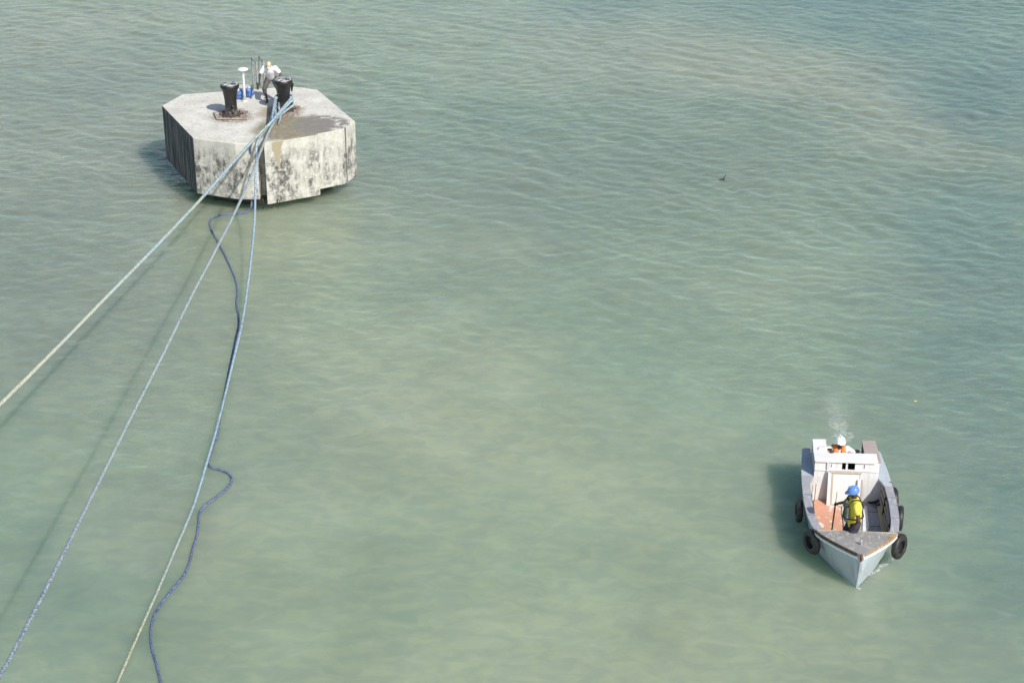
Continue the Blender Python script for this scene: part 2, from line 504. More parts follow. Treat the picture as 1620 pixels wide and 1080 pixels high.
cx, cy = W(549, 200, DZ).x-OX, W(549, 200, DZ).y-OY
d67 = (Vector(dk['V7'])-Vector(dk['V6'])).normalized(); n67 = Vector((d67.y, -d67.x))
q = M(); pts = []
c0 = Vector(dk['V6'])+d67*.20
for z, w in ((.5, .06), (1.0, .04), (1.5, .05), (2.0, .07), (2.39, .10)):
    pts.append((z, w))
for i in range(len(pts)-1):
    (z0, w0), (z1, w1) = pts[i], pts[i+1]
    a = c0+n67*.006
    v = []
    for z, w in ((z0, w0), (z1, w1)):
        for sgn in (-1, 1):
            for off in (-.02, .0):
                p = a+d67*(sgn*w/2)+n67*off; v.append((p.x, p.y, z))
    q.add(v, [(1, 3, 7, 5), (0, 4, 6, 2), (0, 1, 5, 4), (3, 2, 6, 7), (4, 5, 7, 6), (0, 2, 3, 1)])
q.build('seam', simple('wet_seam_stain', (.10, .09, .065), (.16, .145, .10), 5, .6), dol)
M().prism([inset(p, .74) for p in (dk['V1'], dk['V2'], dk['V3'], dk['PR'], dk['V6'], dk['V7'], dk['V8'], dk['V9'], dk['V0'])], -3, .6).build('pile_base', mdark, dol)
# hanging weed under the slot
q = M()
for i in range(46):
    x = rnd.uniform(slin[0]-.25, srin[0]+.35); y = dk['SL'][1]+rnd.uniform(.02, .45)
    z1 = .46; z0 = rnd.uniform(.05, .32)
    q.tube([(x, y, z1), (x+rnd.uniform(-.05, .05), y-rnd.uniform(0, .05), (z0+z1)/2), (x+rnd.uniform(-.08, .08), y-rnd.uniform(0, .12), z0)], lambda k: .016-.005*k, 5)
q.build('weed_fringe', simple('dark_weed', (.02, .022, .018), (.05, .05, .04), 9, .7), dol)

# ------------------------------------------------------------------ bollards
def black_paint():
    t = NT('glossy_black_paint')
    P = t.sep(t.obj)
    nz = t.noise(7, 6, .65)
    base = t.mix(t.mr(nz, .3, .7), (.008, .0085, .010), (.022, .021, .021))
    N = t.sep(t.n('ShaderNodeNewGeometry').outputs['Normal'])
    drop = t.math('MULTIPLY', t.mr(N[2], .7, .92), t.mr(t.noise(6, 6, .7), .44, .56))
    col = t.mix(drop, base, (.62, .61, .58))
    lowg = t.math('MULTIPLY', t.mr(P[2], .42, .10), t.mr(t.noise(9, 6, .75), .42, .56))
    col = t.mix(lowg, col, (.17, .155, .13))
    t.bump(nz, .35, .012)
    return t.done(col, t.mr(t.noise(12, 4, .6), .3, .7, .28, .55))
mblk = black_paint()
mrust = simple('rusty_crusted_steel', (.17, .125, .095), (.42, .38, .33), 9, .85, 0, .6, .02, lo=.4, hi=.62)
mrust2 = simple('dark_rust', (.045, .028, .022), (.11, .075, .055), 14, .8, 0, .5, .01)
mwood_dirty = simple('grey_driftwood', (.22, .18, .15), (.45, .42, .38), 7, .85, stretch=(1, 6, 6))
def bollard(name, px, py, label, lug):
    b = empty(name, W(px, py, DZ), rnd.uniform(-.1, .1))
    tag(b, label, 'bollard', 'black bollards on the concrete platform')
    prof = [(.235, 0), (.225, .1), (.205, .28), (.20, .40), (.205, .55), (.22, .70), (.245, .84), (.275, .93), (.305, .98), (.318, 1.03), (.31, 1.085), (.27, 1.12), (.18, 1.135), (.02, 1.14)]
    M().lathe(prof, 40).build('post', mblk, b, smooth=True)
    pl = M().box((0, 0, .018), (.98, .92, .036)); 
    M().prism([(-.47, -.40), (-.40, -.47), (.40, -.45), (.48, -.38), (.46, .42), (.38, .46), (-.41, .45), (-.46, .38)], .001, .035).build('base_plate', mrust, b, bevel=.008)
    M().lathe([(.33, .034), (.33, .05), (.29, .075), (.24, .085)], 28).build('base_flange', mrust2, b, smooth=True)
    for k in range(8):
        a = k*math.pi/4+.2
        M().lathe([(.032, .034), (.032, .075), (.016, .078), (.016, .10)], 6, (.375*math.cos(a), .375*math.sin(a), 0)).build('bolt', mrust2, b)
    if lug:
        M().cap((.22, -.02, 1.02), (.30, .03, .93), .085, .055).cap((.30, .03, .93), (.27, .02, .70), .05, .03).build('lug', mblk, b, voxel=.012)
    else:
        M().cap((.05, -.16, .33), (.14, -.27, .40), .045, .045).cap((.06, -.2, .28), (.16, -.25, .20), .04, .04).build('horn', mblk, b, voxel=.010)
        q = M(); q.bar((-.62, .12, .05), (-.36, -.5, .045), .07, .05).bar((-.36, -.52, .05), (.56, -.42, .045), .06, .04)
        q.build('edging', mwood_dirty, b, bevel=.006)
    return b
B1 = bollard('bollard', 366.5, 183, 'black bollard with no rope on it, beside the white post on the concrete platform', False)
B2 = bollard('bollard', 450.5, 175.5, 'black bollard wrapped in mooring ropes, beside the man in the white shirt', True)

# mushroom topped vent post
mwhite = simple('weathered_white_paint', (.62, .62, .58), (.78, .78, .75), 9, .55, bump=.15)
vp = empty('vent_post', W(387.5, 160.5, DZ))
tag(vp, 'slim white post with a round flat cap standing between the blue bags', 'post')
M().lathe([(.044, 0), (.042, .5), (.040, 1.05), (.034, 1.10)], 18).build('pole', mwhite, vp, smooth=True)
M().lathe([(.04, 1.09), (.17, 1.115), (.185, 1.14), (.165, 1.165), (.09, 1.19), (.01, 1.195)], 28).build('cap', simple('chalky_cap', (.66, .70, .68), (.8, .82, .8), 12, .6), vp, smooth=True)
M().lathe([(.10, 0.001), (.10, .03), (.055, .05)], 18).build('base_flange', mwhite, vp, smooth=True)

# crumpled blue bags, one each side of the post
def bluebag(seed, loc, r, label, rz):
    t = empty('blue_bag', loc, rz)
    tag(t, label, 'bag', 'crumpled blue bags at the foot of the white post')
    rr = random.Random(seed); q = M()
    for i in range(11):
        a = rr.uniform(0, 6.28); d = rr.uniform(0, r*.55); z = rr.uniform(.07, .28)
        q.ell((d*math.cos(a), d*math.sin(a)*.8, z), (rr.uniform(.06, .12), rr.uniform(.05, .1), rr.uniform(.05, .10)), Matrix.Rotation(rr.uniform(0, 3), 4, 'X'))
    q.ell((0, 0, .12), (r*.75, r*.55, .12))
    q.build('sack', simple('blue_woven_plastic', (.05, .14, .42), (.16, .30, .62), 11, .5, bump=.8, bd=.03), t, voxel=.016, relax=1)
    M().cap((-.02, 0, .30), (.03, .01, .40), .05, .02).cap((0, 0, .30), (-.05, .02, .39), .035, .02).build('neck', simple('pale_sack_lining', (.55, .57, .56), (.72, .73, .7), 10, .6), t, voxel=.012)
bluebag(3, W(379.5, 157, DZ), .19, 'crumpled blue bag in front of the grey crate, nearer the unroped bollard', .3)
bluebag(8, W(395.5, 154.5, DZ), .17, 'crumpled blue bag on the ladder side of the white post', -.4)
t = empty('storage_crate', W(388, 151, DZ), -.25)
tag(t, 'small grey crate behind the white post, half hidden by blue bags', 'crate')
M().box((0, 0, .15), (.52, .32, .30)).build('body', simple('dull_crate_plastic', (.20, .20, .20), (.42, .42, .40), 6, .7), t, bevel=.015)
M().box((0, 0, .315), (.55, .35, .03)).build('lid', simple('pale_crate_lid', (.40, .40, .38), (.6, .6, .57), 6, .7), t, bevel=.008)

# ladder handrails
mgalv = simple('galvanised_steel', (.26, .27, .26), (.46, .47, .45), 10, .5, .4)
mrub = simple('dark_foot', (.03, .03, .03), (.07, .07, .06), 10, .6)
a = W(408, 141.5, DZ); lad = empty('ladder_handrail', a, R(28))
tag(lad, 'tall grey steel ladder handrail at the back edge of the concrete platform', 'handrail')
for x in (0., .27):
    q = M()
    q.bar((x, 0, 0), (x, 0, .97), .05, .05).bar((x, .42, -.1), (x, .42, 1.02), .05, .05)
    q.bar((x, -.02, .96), (x, .44, 1.03), .05, .05)
    q.build('handrail', mgalv, lad, bevel=.006)
    M().box((x, 0, .12), (.07, .09, .26)).build('foot', mrub, lad, bevel=.01)
for z in (-.5, -.9, -1.3, -1.7):
    M().bar((0, .36, z), (.27, .36, z), .03, .03).build('rung', mgalv, lad)
for x in (0., .27): M().bar((x, .36, -.1), (x, .36, -2.3), .05, .05).build('stile', mgalv, lad)

# ------------------------------------------------------------------ ropes
def rope_mat(name, ca, cb, cc, fs=60, lo=.42, hi=.56, warm=None, tail=None):
    t = NT(name)
    n1 = t.noise(fs, 3, .6); n2 = t.noise(1.1, 3, .5)
    c = t.mix(t.mr(n1, lo, hi), ca, cb)
    c = t.mix(t.mr(n2, .45, .62, 0, .65), c, cc)
    if warm: c = t.mix(t.mr(t.noise(.5, 2, .5), .5, .62, 0, .7), c, warm)
    c = t.mix(t.mr(t.noise(15, 5, .75), .50, .62, 0, .75), c, tuple(x*.35 for x in ca))
    if tail:
        y0, y1, ta, tb = tail
        k = t.mr(t.math('ADD', t.sep(t.obj)[1], t.mr(t.noise(.8, 3, .6), 0, 1, -2, 2)), y0, y1)
        c = t.mix(k, c, t.mix(t.mr(t.noise(18, 4, .7), .42, .58), ta, tb))
    t.bump(t.noise(fs*.6, 3, .6), .5, .012)
    return t.done(c, .8, spec=.2)
mr_a = rope_mat('pale_aqua_rope', (.20, .33, .40), (.46, .56, .58), (.40, .47, .44), warm=(.44, .46, .36), tail=(48, 38, (.36, .37, .28), (.56, .57, .47)))
mr_b = rope_mat('pale_speckled_rope', (.20, .28, .32), (.50, .54, .53), (.34, .42, .42), tail=(32, 26, (.10, .14, .24), (.44, .49, .50)))
mr_b2 = rope_mat('blue_fleck_rope', (.10, .15, .32), (.68, .72, .74), (.36, .42, .52))
mr_c = rope_mat('light_blue_rope', (.18, .30, .42), (.44, .53, .57), (.34, .45, .55), tail=(38, 32, (.24, .25, .17), (.50, .50, .38)))
mr_d = rope_mat('navy_rope', (.05, .075, .19), (.27, .31, .40), (.13, .15, .22), lo=.42, hi=.62)
bc = B2.location
def eye(z, r=.27, a0=-150, a1=175, tilt=.05, ph=0, n=16):
    """part of a loop round the roped bollard, world coordinates"""
    out = []
    for i in range(n+1):
        a = R(a0+(a1-a0)*i/n)
        out.append(Vector((bc.x+r*math.cos(a), bc.y+r*math.sin(a), z+tilt*math.sin(a+ph))))
    return out
def rope(name, path, r, mat, label, group=None, lay=.35, n=12, step=.05, taper=0.):
    p = spline(path, step)
    np_ = len(p); rr_ = (lambda i: r*(1-taper*(i/np_)**1.3))
    o = M().tube(p, rr_, n, strands=3, lay=lay).build(name, mat, smooth=True)
    c = path[0]
    if label: tag(o, label, 'rope', group)
    return o
G = 'pale mooring ropes running from the bollard to the ship'
# A: leaves the frame on the left. Eye: starts at the splice, goes round the bollard and comes back
def looped(z, r, split, tail, a0, a1, tilt=.04):
    return [split]+eye(z, r, a0, a1, tilt, n=18)+[split+Vector((.06, .03, .02))]+tail
sA = W(428, 193, DZ+.26)
A = looped(DZ+.36, .285, sA, [W(410, 212.5, 2.55), W(376, 249, 2.5), W(320, 312.5, 2.5), W(246, 390.5, 2.55), W(176, 462, 2.65), (W(90, 550, 2.85)), W(0, 639.5, 3.2), W(-160, 795, 4.2)], 195, -25, -.05)
rope('mooring_rope', A, .046, mr_a, 'pale aqua mooring rope reaching the left edge of the picture, uppermost of the long ropes', G)
sB = W(436, 188, DZ+.12)
B = looped(DZ+.22, .30, sB, [W(427, 205, 2.56), W(413, 238, 2.6), W(397, 280, 2.7), W(372, 335, 2.85), W(343, 392, 3.05), W(300, 474, 3.25), W(256, 564, 3.45), W(204, 666, 3.8), W(150, 775, 4.35), W(100, 876, 4.95), W(50, 975, 5.6), W(0, 1068, 6.3), W(-80, 1200, 7.5)], 190, -30, .03)
rope('mooring_rope', B, .043, mr_b, 'pale speckled mooring rope ending at the bottom left corner, middle one of the long ropes', G, taper=.30)
sC = W(433, 192, DZ+.16)
C_ = looped(DZ+.50, .285, W(430, 190, DZ+.33), [W(418, 208, 2.50), W(407.5, 224, 2.47), W(405.8, 232, 2.36), W(405, 262, 1.9), W(404, 300, 1.35), W(402.8, 345, .95), W(398, 400, .66), W(391, 458, .42), W(382, 515, .28), W(370, 566, .20), W(357, 620, .16), W(342, 680, .14), W(326, 735, .13), W(306, 800, .12), W(280, 862, .11), W(252, 928, .10), W(220, 1000, .10), W(185, 1080, .12), W(130, 1200, .3)], 185, -20, .0)
rope('mooring_rope', C_, .040, mr_c, 'light blue mooring rope hanging straight down the platform face and then low over the water', G, taper=.32)
wpts = [(372, 339), (352, 341), (338, 345), (332, 353), (334, 364), (343, 381), (354, 402), (365, 425), (373, 446), (375.5, 465), (374, 482), (377, 500), (377.5, 516), (373, 535), (369, 556), (362, 590), (356, 622), (349, 655), (343, 690), (335, 712), (329, 733), (334, 741), (347, 744), (361, 750), (366.5, 760), (360, 772), (342, 788), (326, 800), (316, 812), (314, 830), (311, 850), (304, 872), (298, 896), (288, 915), (270, 937), (252, 960), (242, 980), (238.5, 1000), (240, 1025), (247, 1050), (254, 1080), (262, 1120)]
D = [W(447, 176, DZ+.14), W(440, 181, DZ+.12), W(428, 193, DZ+.06), W(417, 206, DZ+.05), W(407, 217, DZ+.06), W(398.5, 224.5, DZ+.07), W(396.5, 232, DZ-.08)]
for py in (262, 290, 312): D.append(W(397.3, py, DZ-.05-(py-227)/46*1.03))
D += [W(398, 324, .28), W(395, 331, .10), W(388, 336, .03)]
for i, q_ in enumerate(wpts):
    p = W(q_[0], q_[1], 0); p.z = wz(p.x, p.y)+.024; D.append(p)
rope('messenger_rope', D, .034, mr_d, 'dark blue slack rope snaking over the water from the platform slot', None, .28)
# short tucked turns at the bollard foot
q = M()
q.tube(spline(eye(DZ+.16, .265, 20, 330, .02, n=20), .04), .032, 10, strands=3)
o = q.build('rope_turn', mr_d, smooth=True); tag(o, 'dark navy rope turns lying round the foot of the roped bollard', 'rope')
q = M()
q.tube(spline([W(441, 163, DZ+.45), W(441.5, 172, DZ+.25), W(444, 184, DZ+.12), W(441, 195, DZ+.07)], .04), .035, 10, strands=3, lay=.3)
o = q.build('rope_tail', mr_b, smooth=True); tag(o, 'short pale rope end standing up beside the roped bollard', 'rope end')

# ------------------------------------------------------------------ people
def joint(a, b, l1, l2, pole):
    a = Vector(a); b = Vector(b); d = b-a; L = min(d.length, (l1+l2)*.999)
    t = d.normalized(); x = (l1*l1-l2*l2+L*L)/(2*L); h = math.sqrt(max(0, l1*l1-x*x))
    p = Vector(pole); p = (p-t*p.dot(t)).normalized()
    return a+t*x+p*h
mskin = simple('dark_brown_skin', (.060, .030, .020), (.085, .045, .030), 20, .5, bump=.1)
mskin_l = simple('brown_palm_skin', (.16, .085, .06), (.2, .11, .08), 20, .55, bump=.1)
def hand(q, wrist, d, palm_n, side=1, curl=.5, s=1.0):
    """palm, four fingers of unequal length with knuckle bends, thumb from the side of the palm"""
    d = Vector(d).normalized(); n = Vector(palm_n); n = (n-d*n.dot(d)).normalized(); w = d.cross(n)*side
    wrist = Vector(wrist)
    q.cap(wrist, wrist+d*.045*s, .027*s, .033*s, .6, n); q.cap(wrist+d*.04*s, wrist+d*.078*s, .036*s, .034*s, .5, n)
    for i, (off, ln) in enumerate(((-.030, .062), (-.010, .074), (.011, .070), (.031, .054))):
        b = wrist+d*.088*s+w*off*s
        c1 = curl*(.7+.12*i)
        e1 = b+(d*math.cos(c1)+n*math.sin(c1))*ln*.5*s+w*off*.12
        e2 = e1+(d*math.cos(c1*2.1)+n*math.sin(c1*2.1))*ln*.5*s
        q.cap(b-d*.012, e1, .0098*s, .009*s); q.cap(e1, e2, .009*s, .0078*s)
    b = wrist+d*.03*s-w*.03*s
    m = b+(d*.75-w*.6+n*.25).normalized()*.036*s
    q.cap(b, m, .0125*s, .0115*s); q.cap(m, m+(d*.95-w*.1+n*.45).normalized()*.03*s, .011*s, .009*s)
def head(q, c, f, up, s=1.0):
    """f = where the face looks"""
    f = Vector(f).normalized(); up = Vector(up); up = (up-f*up.dot(f)).normalized(); r = f.cross(up)
    rot = Matrix((r, f, up)).transposed().to_4x4()
    c = Vector(c)
    q.ell(c+up*.02, (.076*s, .094*s, .105*s), rot)
    q.ell(c-up*.055+f*.022, (.058*s, .066*s, .062*s), rot)
    q.cap(c-up*.09+f*.055, c-up*.085+f*.06, .026*s, .024*s)            # chin
    q.cap(c+up*.015+f*.092, c-up*.022+f*.108, .011*s, .017*s)          # nose
    q.cap(c-up*.050+f*.086-r*.018, c-up*.050+f*.086+r*.018, .011, .011)  # lips
    q.cap(c+up*.035+f*.086-r*.04, c+up*.035+f*.086+r*.04, .012, .012)  # brow
    for sg in (-1, 1):
        q.ell(c+r*sg*.078-f*.008, (.012, .022, .034), rot)
    return c, f, up, r, rot
def eyes(c, f, up, r, par):
    m = simple('eye_white', (.6, .58, .55), (.7, .68, .65), 5, .3); k = simple('dark_iris', (.01, .008, .006), (.02, .015, .01), 5, .2)
    for sg in (-1, 1):
        e = M().ell(c+r*sg*.031+f*.083+up*.008, (.012, .009, .008)).build('eye', m, par, smooth=True)
        M().ell(c+r*sg*.031+f*.0905+up*.008, (.005, .004, .005)).build('pupil', k, e, smooth=True)

def cloth(name, a, b, scale=9, rough=.85):
    return simple(name, a, b, scale, rough, bump=.7, bd=.03, spec=.2)

# man on the platform: white T-shirt, tan cap, bowed head, stepping beside the bollard
def man_platform():
    base = W(430, 160.5, DZ)
    t = empty('person', base)
    tag(t, 'man in white t-shirt and tan cap stooping beside the roped bollard', 'person')
    body = M()
    hipc = Vector((0, .16, .82)); chest = Vector((.0, -.05, 1.17)); neck = Vector((0, -.15, 1.30))
    hL = hipc+Vector((-.10, 0, -.03)); hR = hipc+Vector((.10, 0, -.03))
    fL = Vector((-.15, -.08, .09)); fR = Vector((.24, .05, .09))
    kL = joint(hL, fL, .44, .42, (-.5, -1, 0)); kR = joint(hR, fR, .44, .42, (.55, -1, 0))
    for h_, k_, f_ in ((hL, kL, fL), (hR, kR, fR)):
        body.cap(h_, k_, .085, .058); body.cap(k_, f_+Vector((0, .01, 0)), .056, .038)
        mid = k_.lerp(f_, .3); body.ell(mid+Vector((0, .02, 0)), (.052, .058, .11))
        body.cap(f_+Vector((0, .03, -.045)), f_+Vector((-.02, -.14, -.06)), .042, .030, .7, (0, 0, 1))
    body.cap(hipc, chest, .13, .15, .75); body.cap(chest, neck, .15, .07, .8)
    body.cap(neck-Vector((0, 0, .04)), neck+Vector((0, -.06, .10)), .056, .054)
    sL = Vector((-.20, -.10, 1.27)); sR = Vector((.20, -.10, 1.27))
    wL = Vector((-.37, -.22, .78)); wR = Vector((.30, -.34, .90))
    eL = joint(sL, wL, .29, .26, (-1, .3, 0)); eR = joint(sR, wR, .29, .26, (1, .5, 0))
    for s_, e_, w_ in ((sL, eL, wL), (sR, eR, wR)):
        body.cap(s_, e_, .052, .041); body.cap(e_, w_, .041, .027)
    hand(body, wL, (wL-eL), (1, 0, 0), -1, .5); hand(body, wR, (wR-eR), (-.4, -.5, -.6), 1, .45)
    hc, f, up, r, rot = head(body, Vector((0, -.25, 1.415)), (0.05, -.70, -.71), (0, -.5, 1))
    b = body.build('body', mskin, t, voxel=.0085)
    eyes(hc, f, up, r, b)
    sh = M()
    sh.cap(hipc+Vector((0, -.01, .05)), chest, .175, .195, .80).cap(chest, neck-Vector((0, 0, .035)), .178, .085, .8)
    sh.cap(Vector((-.17, -.10, 1.24)), Vector((.17, -.10, 1.24)), .10, .10)
    sh.cap(sL, sL.lerp(eL, .62), .088, .082); sh.cap(sR, sR.lerp(eR, .62), .088, .082)
    sh.build('t_shirt', cloth('white_cotton', (.72, .72, .72), (.82, .82, .82)), t, voxel=.014)
    tr = M()
    tr.cap(hipc+Vector((-.04, 0, .06)), hipc+Vector((.04, 0, .06)), .155, .155, .85)
    tr.cap(hL, kL, .118, .085); tr.cap(hR, kR, .118, .085)
    tr.cap(kL, kL.lerp(fL, .30), .085, .070); tr.cap(kR, kR.lerp(fR, .30), .085, .070)
    tr.build('trousers', cloth('grey_brown_cotton', (.07, .065, .06), (.13, .12, .11)), t, voxel=.014)
    cp = M().ell(hc+up*.055-f*.012, (.092, .108, .082), rot)
    cp.ell(hc+up*.045+f*.115, (.068, .055, .012), rot)
    cp.build('cap', cloth('tan_cap', (.52, .44, .28), (.60, .52, .36)), t, voxel=.010)
    t.scale = (.96, .96, .96)
    for f_ in (fL, fR):
        M().box(f_+Vector((-.01, -.055, -.088)), (.095, .27, .022)).build('sandal', simple('pinkish_sandal', (.30, .19, .16), (.36, .24, .2), 9, .7), t, bevel=.008)
man_platform()
# ------------------------------------------------------------------ work boat
BO = Vector((7.52, 33.39, 0)); BR = R(-4.3)
boat = empty('work_boat', BO, BR)
tag(boat, 'small grey wooden work boat with white cabin front heading towards the camera', 'boat')
BM = Matrix.Translation(BO) @ Matrix.Rotation(BR, 4, 'Z'); BI = BM.inverted()
def BL(px, py, z): return BI @ W(px, py, z)
def interp(tab, y):
    if y <= tab[0][0]: return tab[0][1]
    for (a, b), (c, d) in zip(tab, tab[1:]):
        if y <= c:
            u = (y-a)/(c-a); return b+(d-b)*u
    return tab[-1][1]
SH = [(0, .012), (.35, .34), (.7, .62), (1.08, .868), (1.4, .945), (1.8, 1.0), (2.5, 1.035), (3.3, 1.02), (4.0, .985), (4.95, .90)]
WL = [(0, .005), (.32, .012), (.7, .24), (1.1, .47), (1.6, .70), (2.2, .83), (3.0, .87), (4.0, .84), (4.95, .76)]
ZS = [(0, 1.0), (.5, .955), (1.08, .90), (1.8, .87), (2.6, .85), (4.95, .85)]
def sheer(y): return interp(SH, y), interp(ZS, y)
ys = sorted(set([0, .08, .16, .25, .35, .5, .6, .7, .9, 1.08, 1.25, 1.4, 1.6, 1.8, 2.1, 2.5, 2.9, 3.3, 3.65, 4.0, 4.5, 4.95]))

def weathered(name, main, under, dirt, amt=.5, scale=6, stretch=(1, 1, 1), rough=.75, plank=None, streak=0):
    t = NT(name)
    vec = t.map(stretch)
    n1 = t.noise(scale, 7, .7, vec); n2 = t.noise(scale*3.5, 5, .65, vec); n3 = t.noise(1.4, 3, .5)
    c = t.mix(t.mr(n3, .3, .7), main, tuple(x*.88 for x in main))
    c = t.mix(t.mr(n1, .68-.22*amt, .74-.18*amt), c, under)
    c = t.mix(t.mr(n2, .58, .75, 0, .8*amt), c, dirt)
    if streak:
        sn = t.noise(1., 6, .65, t.map((9, 9, .8)))
        c = t.mix(t.mr(sn, .54, .70, 0, streak), c, (.24, .19, .14))
        c = t.mix(t.mr(t.noise(3.2, 7, .8), .60, .66, 0, streak), c, (.20, .19, .17))
    h = t.math('MULTIPLY', n1, .5)
    if plank:
        ax, w = plank
        s_ = t.sep(t.obj)[ax]
        fr = t.math('FRACT', t.math('ADD', t.math('MULTIPLY', s_, 1/w), 100.))
        gap = t.math('MULTIPLY', t.mr(fr, 0, .05, 1, 0), .8)
        c = t.mix(gap, c, (.05, .045, .04)); h = t.math('SUBTRACT', h, gap)
    t.bump(h, .4, .015)
    return t.done(c, rough, spec=.3)
mhull = weathered('pale_blue_grey_hull_paint', (.47, .53, .58), (.38, .42, .44), (.20, .20, .19), .34, 3, (1, 1, .5), .5, streak=.42)
mgun = weathered('grey_gunwale_paint', (.35, .355, .39), (.48, .47, .47), (.17, .155, .15), .65, 8, (2, .5, 1), .8, (1, .92))
mdeckp = weathered('worn_grey_deck_paint', (.30, .295, .29), (.43, .405, .375), (.16, .125, .10), .75, 6, (1.6, .8, 1), .85)
mrustw = weathered('bare_rusty_wood', (.36, .24, .13), (.56, .50, .42), (.12, .06, .035), .7, 9, (1, 1, 1), .85)
mdkw = weathered('dark_split_wood', (.09, .065, .05), (.22, .18, .14), (.03, .025, .02), .6, 9)
mwh = weathered('white_boat_paint', (.80, .80, .79), (.66, .63, .58), (.44, .38, .32), .26, 5, (1, 1, 1), .6, streak=.30)
mwh2 = weathered('white_plank_paint', (.80, .79, .78), (.66, .62, .58), (.48, .43, .38), .22, 6, (.4, 3, 1), .65)
mgw = weathered('sunbleached_grey_boards', (.42, .36, .33), (.50, .44, .42), (.25, .20, .18), .5, 6, (.6, 5, 1), .85, (1, .13))
mtan = weathered('bare_tan_timber', (.50, .43, .35), (.62, .57, .50), (.27, .20, .14), .5, 8, (3, 3, .5), .8)
mfloor = weathered('grey_floor_boards', (.33, .33, .375), (.46, .46, .49), (.16, .155, .17), .7, 9, (4, .7, 1), .85)
msal = weathered('salmon_painted_board', (.64, .335, .225), (.78, .70, .64), (.40, .21, .15), .62, 3.2, (1.5, 1.2, 1), .8)
mbeige = weathered('beige_board', (.47, .42, .28), (.55, .5, .38), (.28, .22, .15), .4, 6)
minner = weathered('shaded_inner_hull', (.085, .08, .075), (.16, .15, .13), (.04, .035, .03), .5, 6)  # shade inside the hull is put into this dark colour
mshade = weathered('shaded_cabin_side', (.40, .41, .43), (.5, .5, .5), (.25, .24, .23), .3, 4)  # shade on the cabin walls is put into this grey
mblack = simple('black_interior', (.006, .006, .007), (.012, .012, .012), 4, .9)

def hull():
    q = M(); rows = []
    for y in ys:
        b, z = sheer(y); w = interp(WL, y)
        stem = max(0, .30-y)
        # below water the stem rakes back, so low points of the first sections sit on the stem line
        def yy(zz): return max(y, .30*(1-zz/1.0)) if zz < 1.0 else y
        kz = -.35
        mid = .55; wm = w+(b-w)*.52
        row = [(0, yy(kz) if y < .35 else y, kz), (w*.85, yy(-.12), -.12), (w, yy(0.), 0.), (wm, yy(z*mid), z*mid), (b, y, z)]
        rows.append(row)
    n = 5
    for sg in (-1, 1):
        v = [(p[0]*sg, p[1], p[2]) for r_ in rows for p in r_]
        f = []
        for i in range(len(rows)-1):
            for k in range(n-1):
                a = (i*n+k, i*n+k+1, (i+1)*n+k+1, (i+1)*n+k)
                f.append(a if sg < 0 else a[::-1])
        q.add(v, f)
    # transom
    r_ = rows[-1]
    v = [(p[0], p[1], p[2]) for p in r_]+[(-p[0], p[1], p[2]) for p in reversed(r_)]
    v = [p if abs(p[2]-.85) > .01 else (p[0], p[1], p[2]) for p in v]
    q.add(v, [tuple(range(len(v)))])
    return q
hull().build('hull', mhull, boat)
# inner skin, closed to the outer one by the gunwale
q = M()
for sg in (-1, 1):
    v = []; f = []
    yy_ = [y for y in ys if y >= 1.08]
    for y in yy_:
        b, z = sheer(y)
        w = interp(WL, y)
        v += [((b-.13)*sg, y, z-.012), ((w+(b-w)*.3-.06)*sg, y, .24)]
    for i in range(len(yy_)-1):
        a = (2*i, 2*i+1, 2*i+3, 2*i+2); f.append(a if sg > 0 else a[::-1])
    q.add(v, f)
q.build('inner_planking', minner, boat)
# gunwales
def gunwale(sg, yy_, mt, nm):
    rows = []; q = M()
    for y in yy_:
        b, z = sheer(y)
        inn = b-.165 if y < 3.6 else min(b-.165, .742)
        rows.append([((inn)*sg, y, z-.04), ((b+.025)*sg, y, z-.04), ((b+.025)*sg, y, z+.022), (inn*sg, y, z+.022)])
    v = [p for r_ in rows for p in r_]; f = []
    for i in range(len(rows)-1):
        for k in range(4):
            a = (i*4+k, i*4+(k+1) % 4, (i+1)*4+(k+1) % 4, (i+1)*4+k)
            f.append(a[::-1] if sg > 0 else a)
    f += [(0, 1, 2, 3), tuple(len(v)-4+k for k in (3, 2, 1, 0))]
    q.add(v, f).build(nm, mt, boat, bevel=.006)
gy = [1.0]+[y for y in ys if y > 1.08]
gunwale(-1, [y for y in gy if y <= 3.65], mgun, 'gunwale'); gunwale(-1, [3.655]+[y for y in gy if y > 3.65], mhull, 'side_deck')
gunwale(1, [y for y in gy if y <= 3.3], mgun, 'gunwale'); gunwale(1, [3.305]+[y for y in gy if y > 3.3], mhull, 'side_deck')
# foredeck
fd = [(0, -.015)]+[(interp(SH, y)+.012, y) for y in (.1, .35, .6, .85, 1.10)]
fdo = fd+[(-x, y) for x, y in fd[:0:-1]]
camber = lambda x, y: interp(ZS, y)+.035+.02*(1-(abs(x)/.9)**2)
q = M()
# triangulated with a centre line so the camber reads
yyl = [-.015, .1, .35, .6, .85, 1.10]
v = []; f = []
for y in yyl:
    w = max(.004, interp(SH, max(y, 0))+.012)
    for k in range(7):
        x = w*(k/3-1); v.append((x, y, camber(x, y)))
m_ = len(v); v += [(p[0], p[1], p[2]-.045) for p in v]
for i in range(len(yyl)-1):
    for k in range(6):
        a = (i*7+k, i*7+k+1, (i+1)*7+k+1, (i+1)*7+k); f.append(a); f.append(tuple(x+m_ for x in a[::-1]))
for i in range(len(yyl)-1):
    f.append((i*7, (i+1)*7, (i+1)*7+m_, i*7+m_)); f.append((i*7+6, i*7+6+m_, (i+1)*7+6+m_, (i+1)*7+6))
e = (len(yyl)-1)*7
for k in range(6): f.append((e+k, e+k+1, e+k+1+m_, e+k+m_))
q.add(v, f).build('foredeck', mdeckp, boat)
M().bar((0, -.022, .985), (0, .325, -.08), .035, .03).build('stem_post', mhull, boat, bevel=.006)
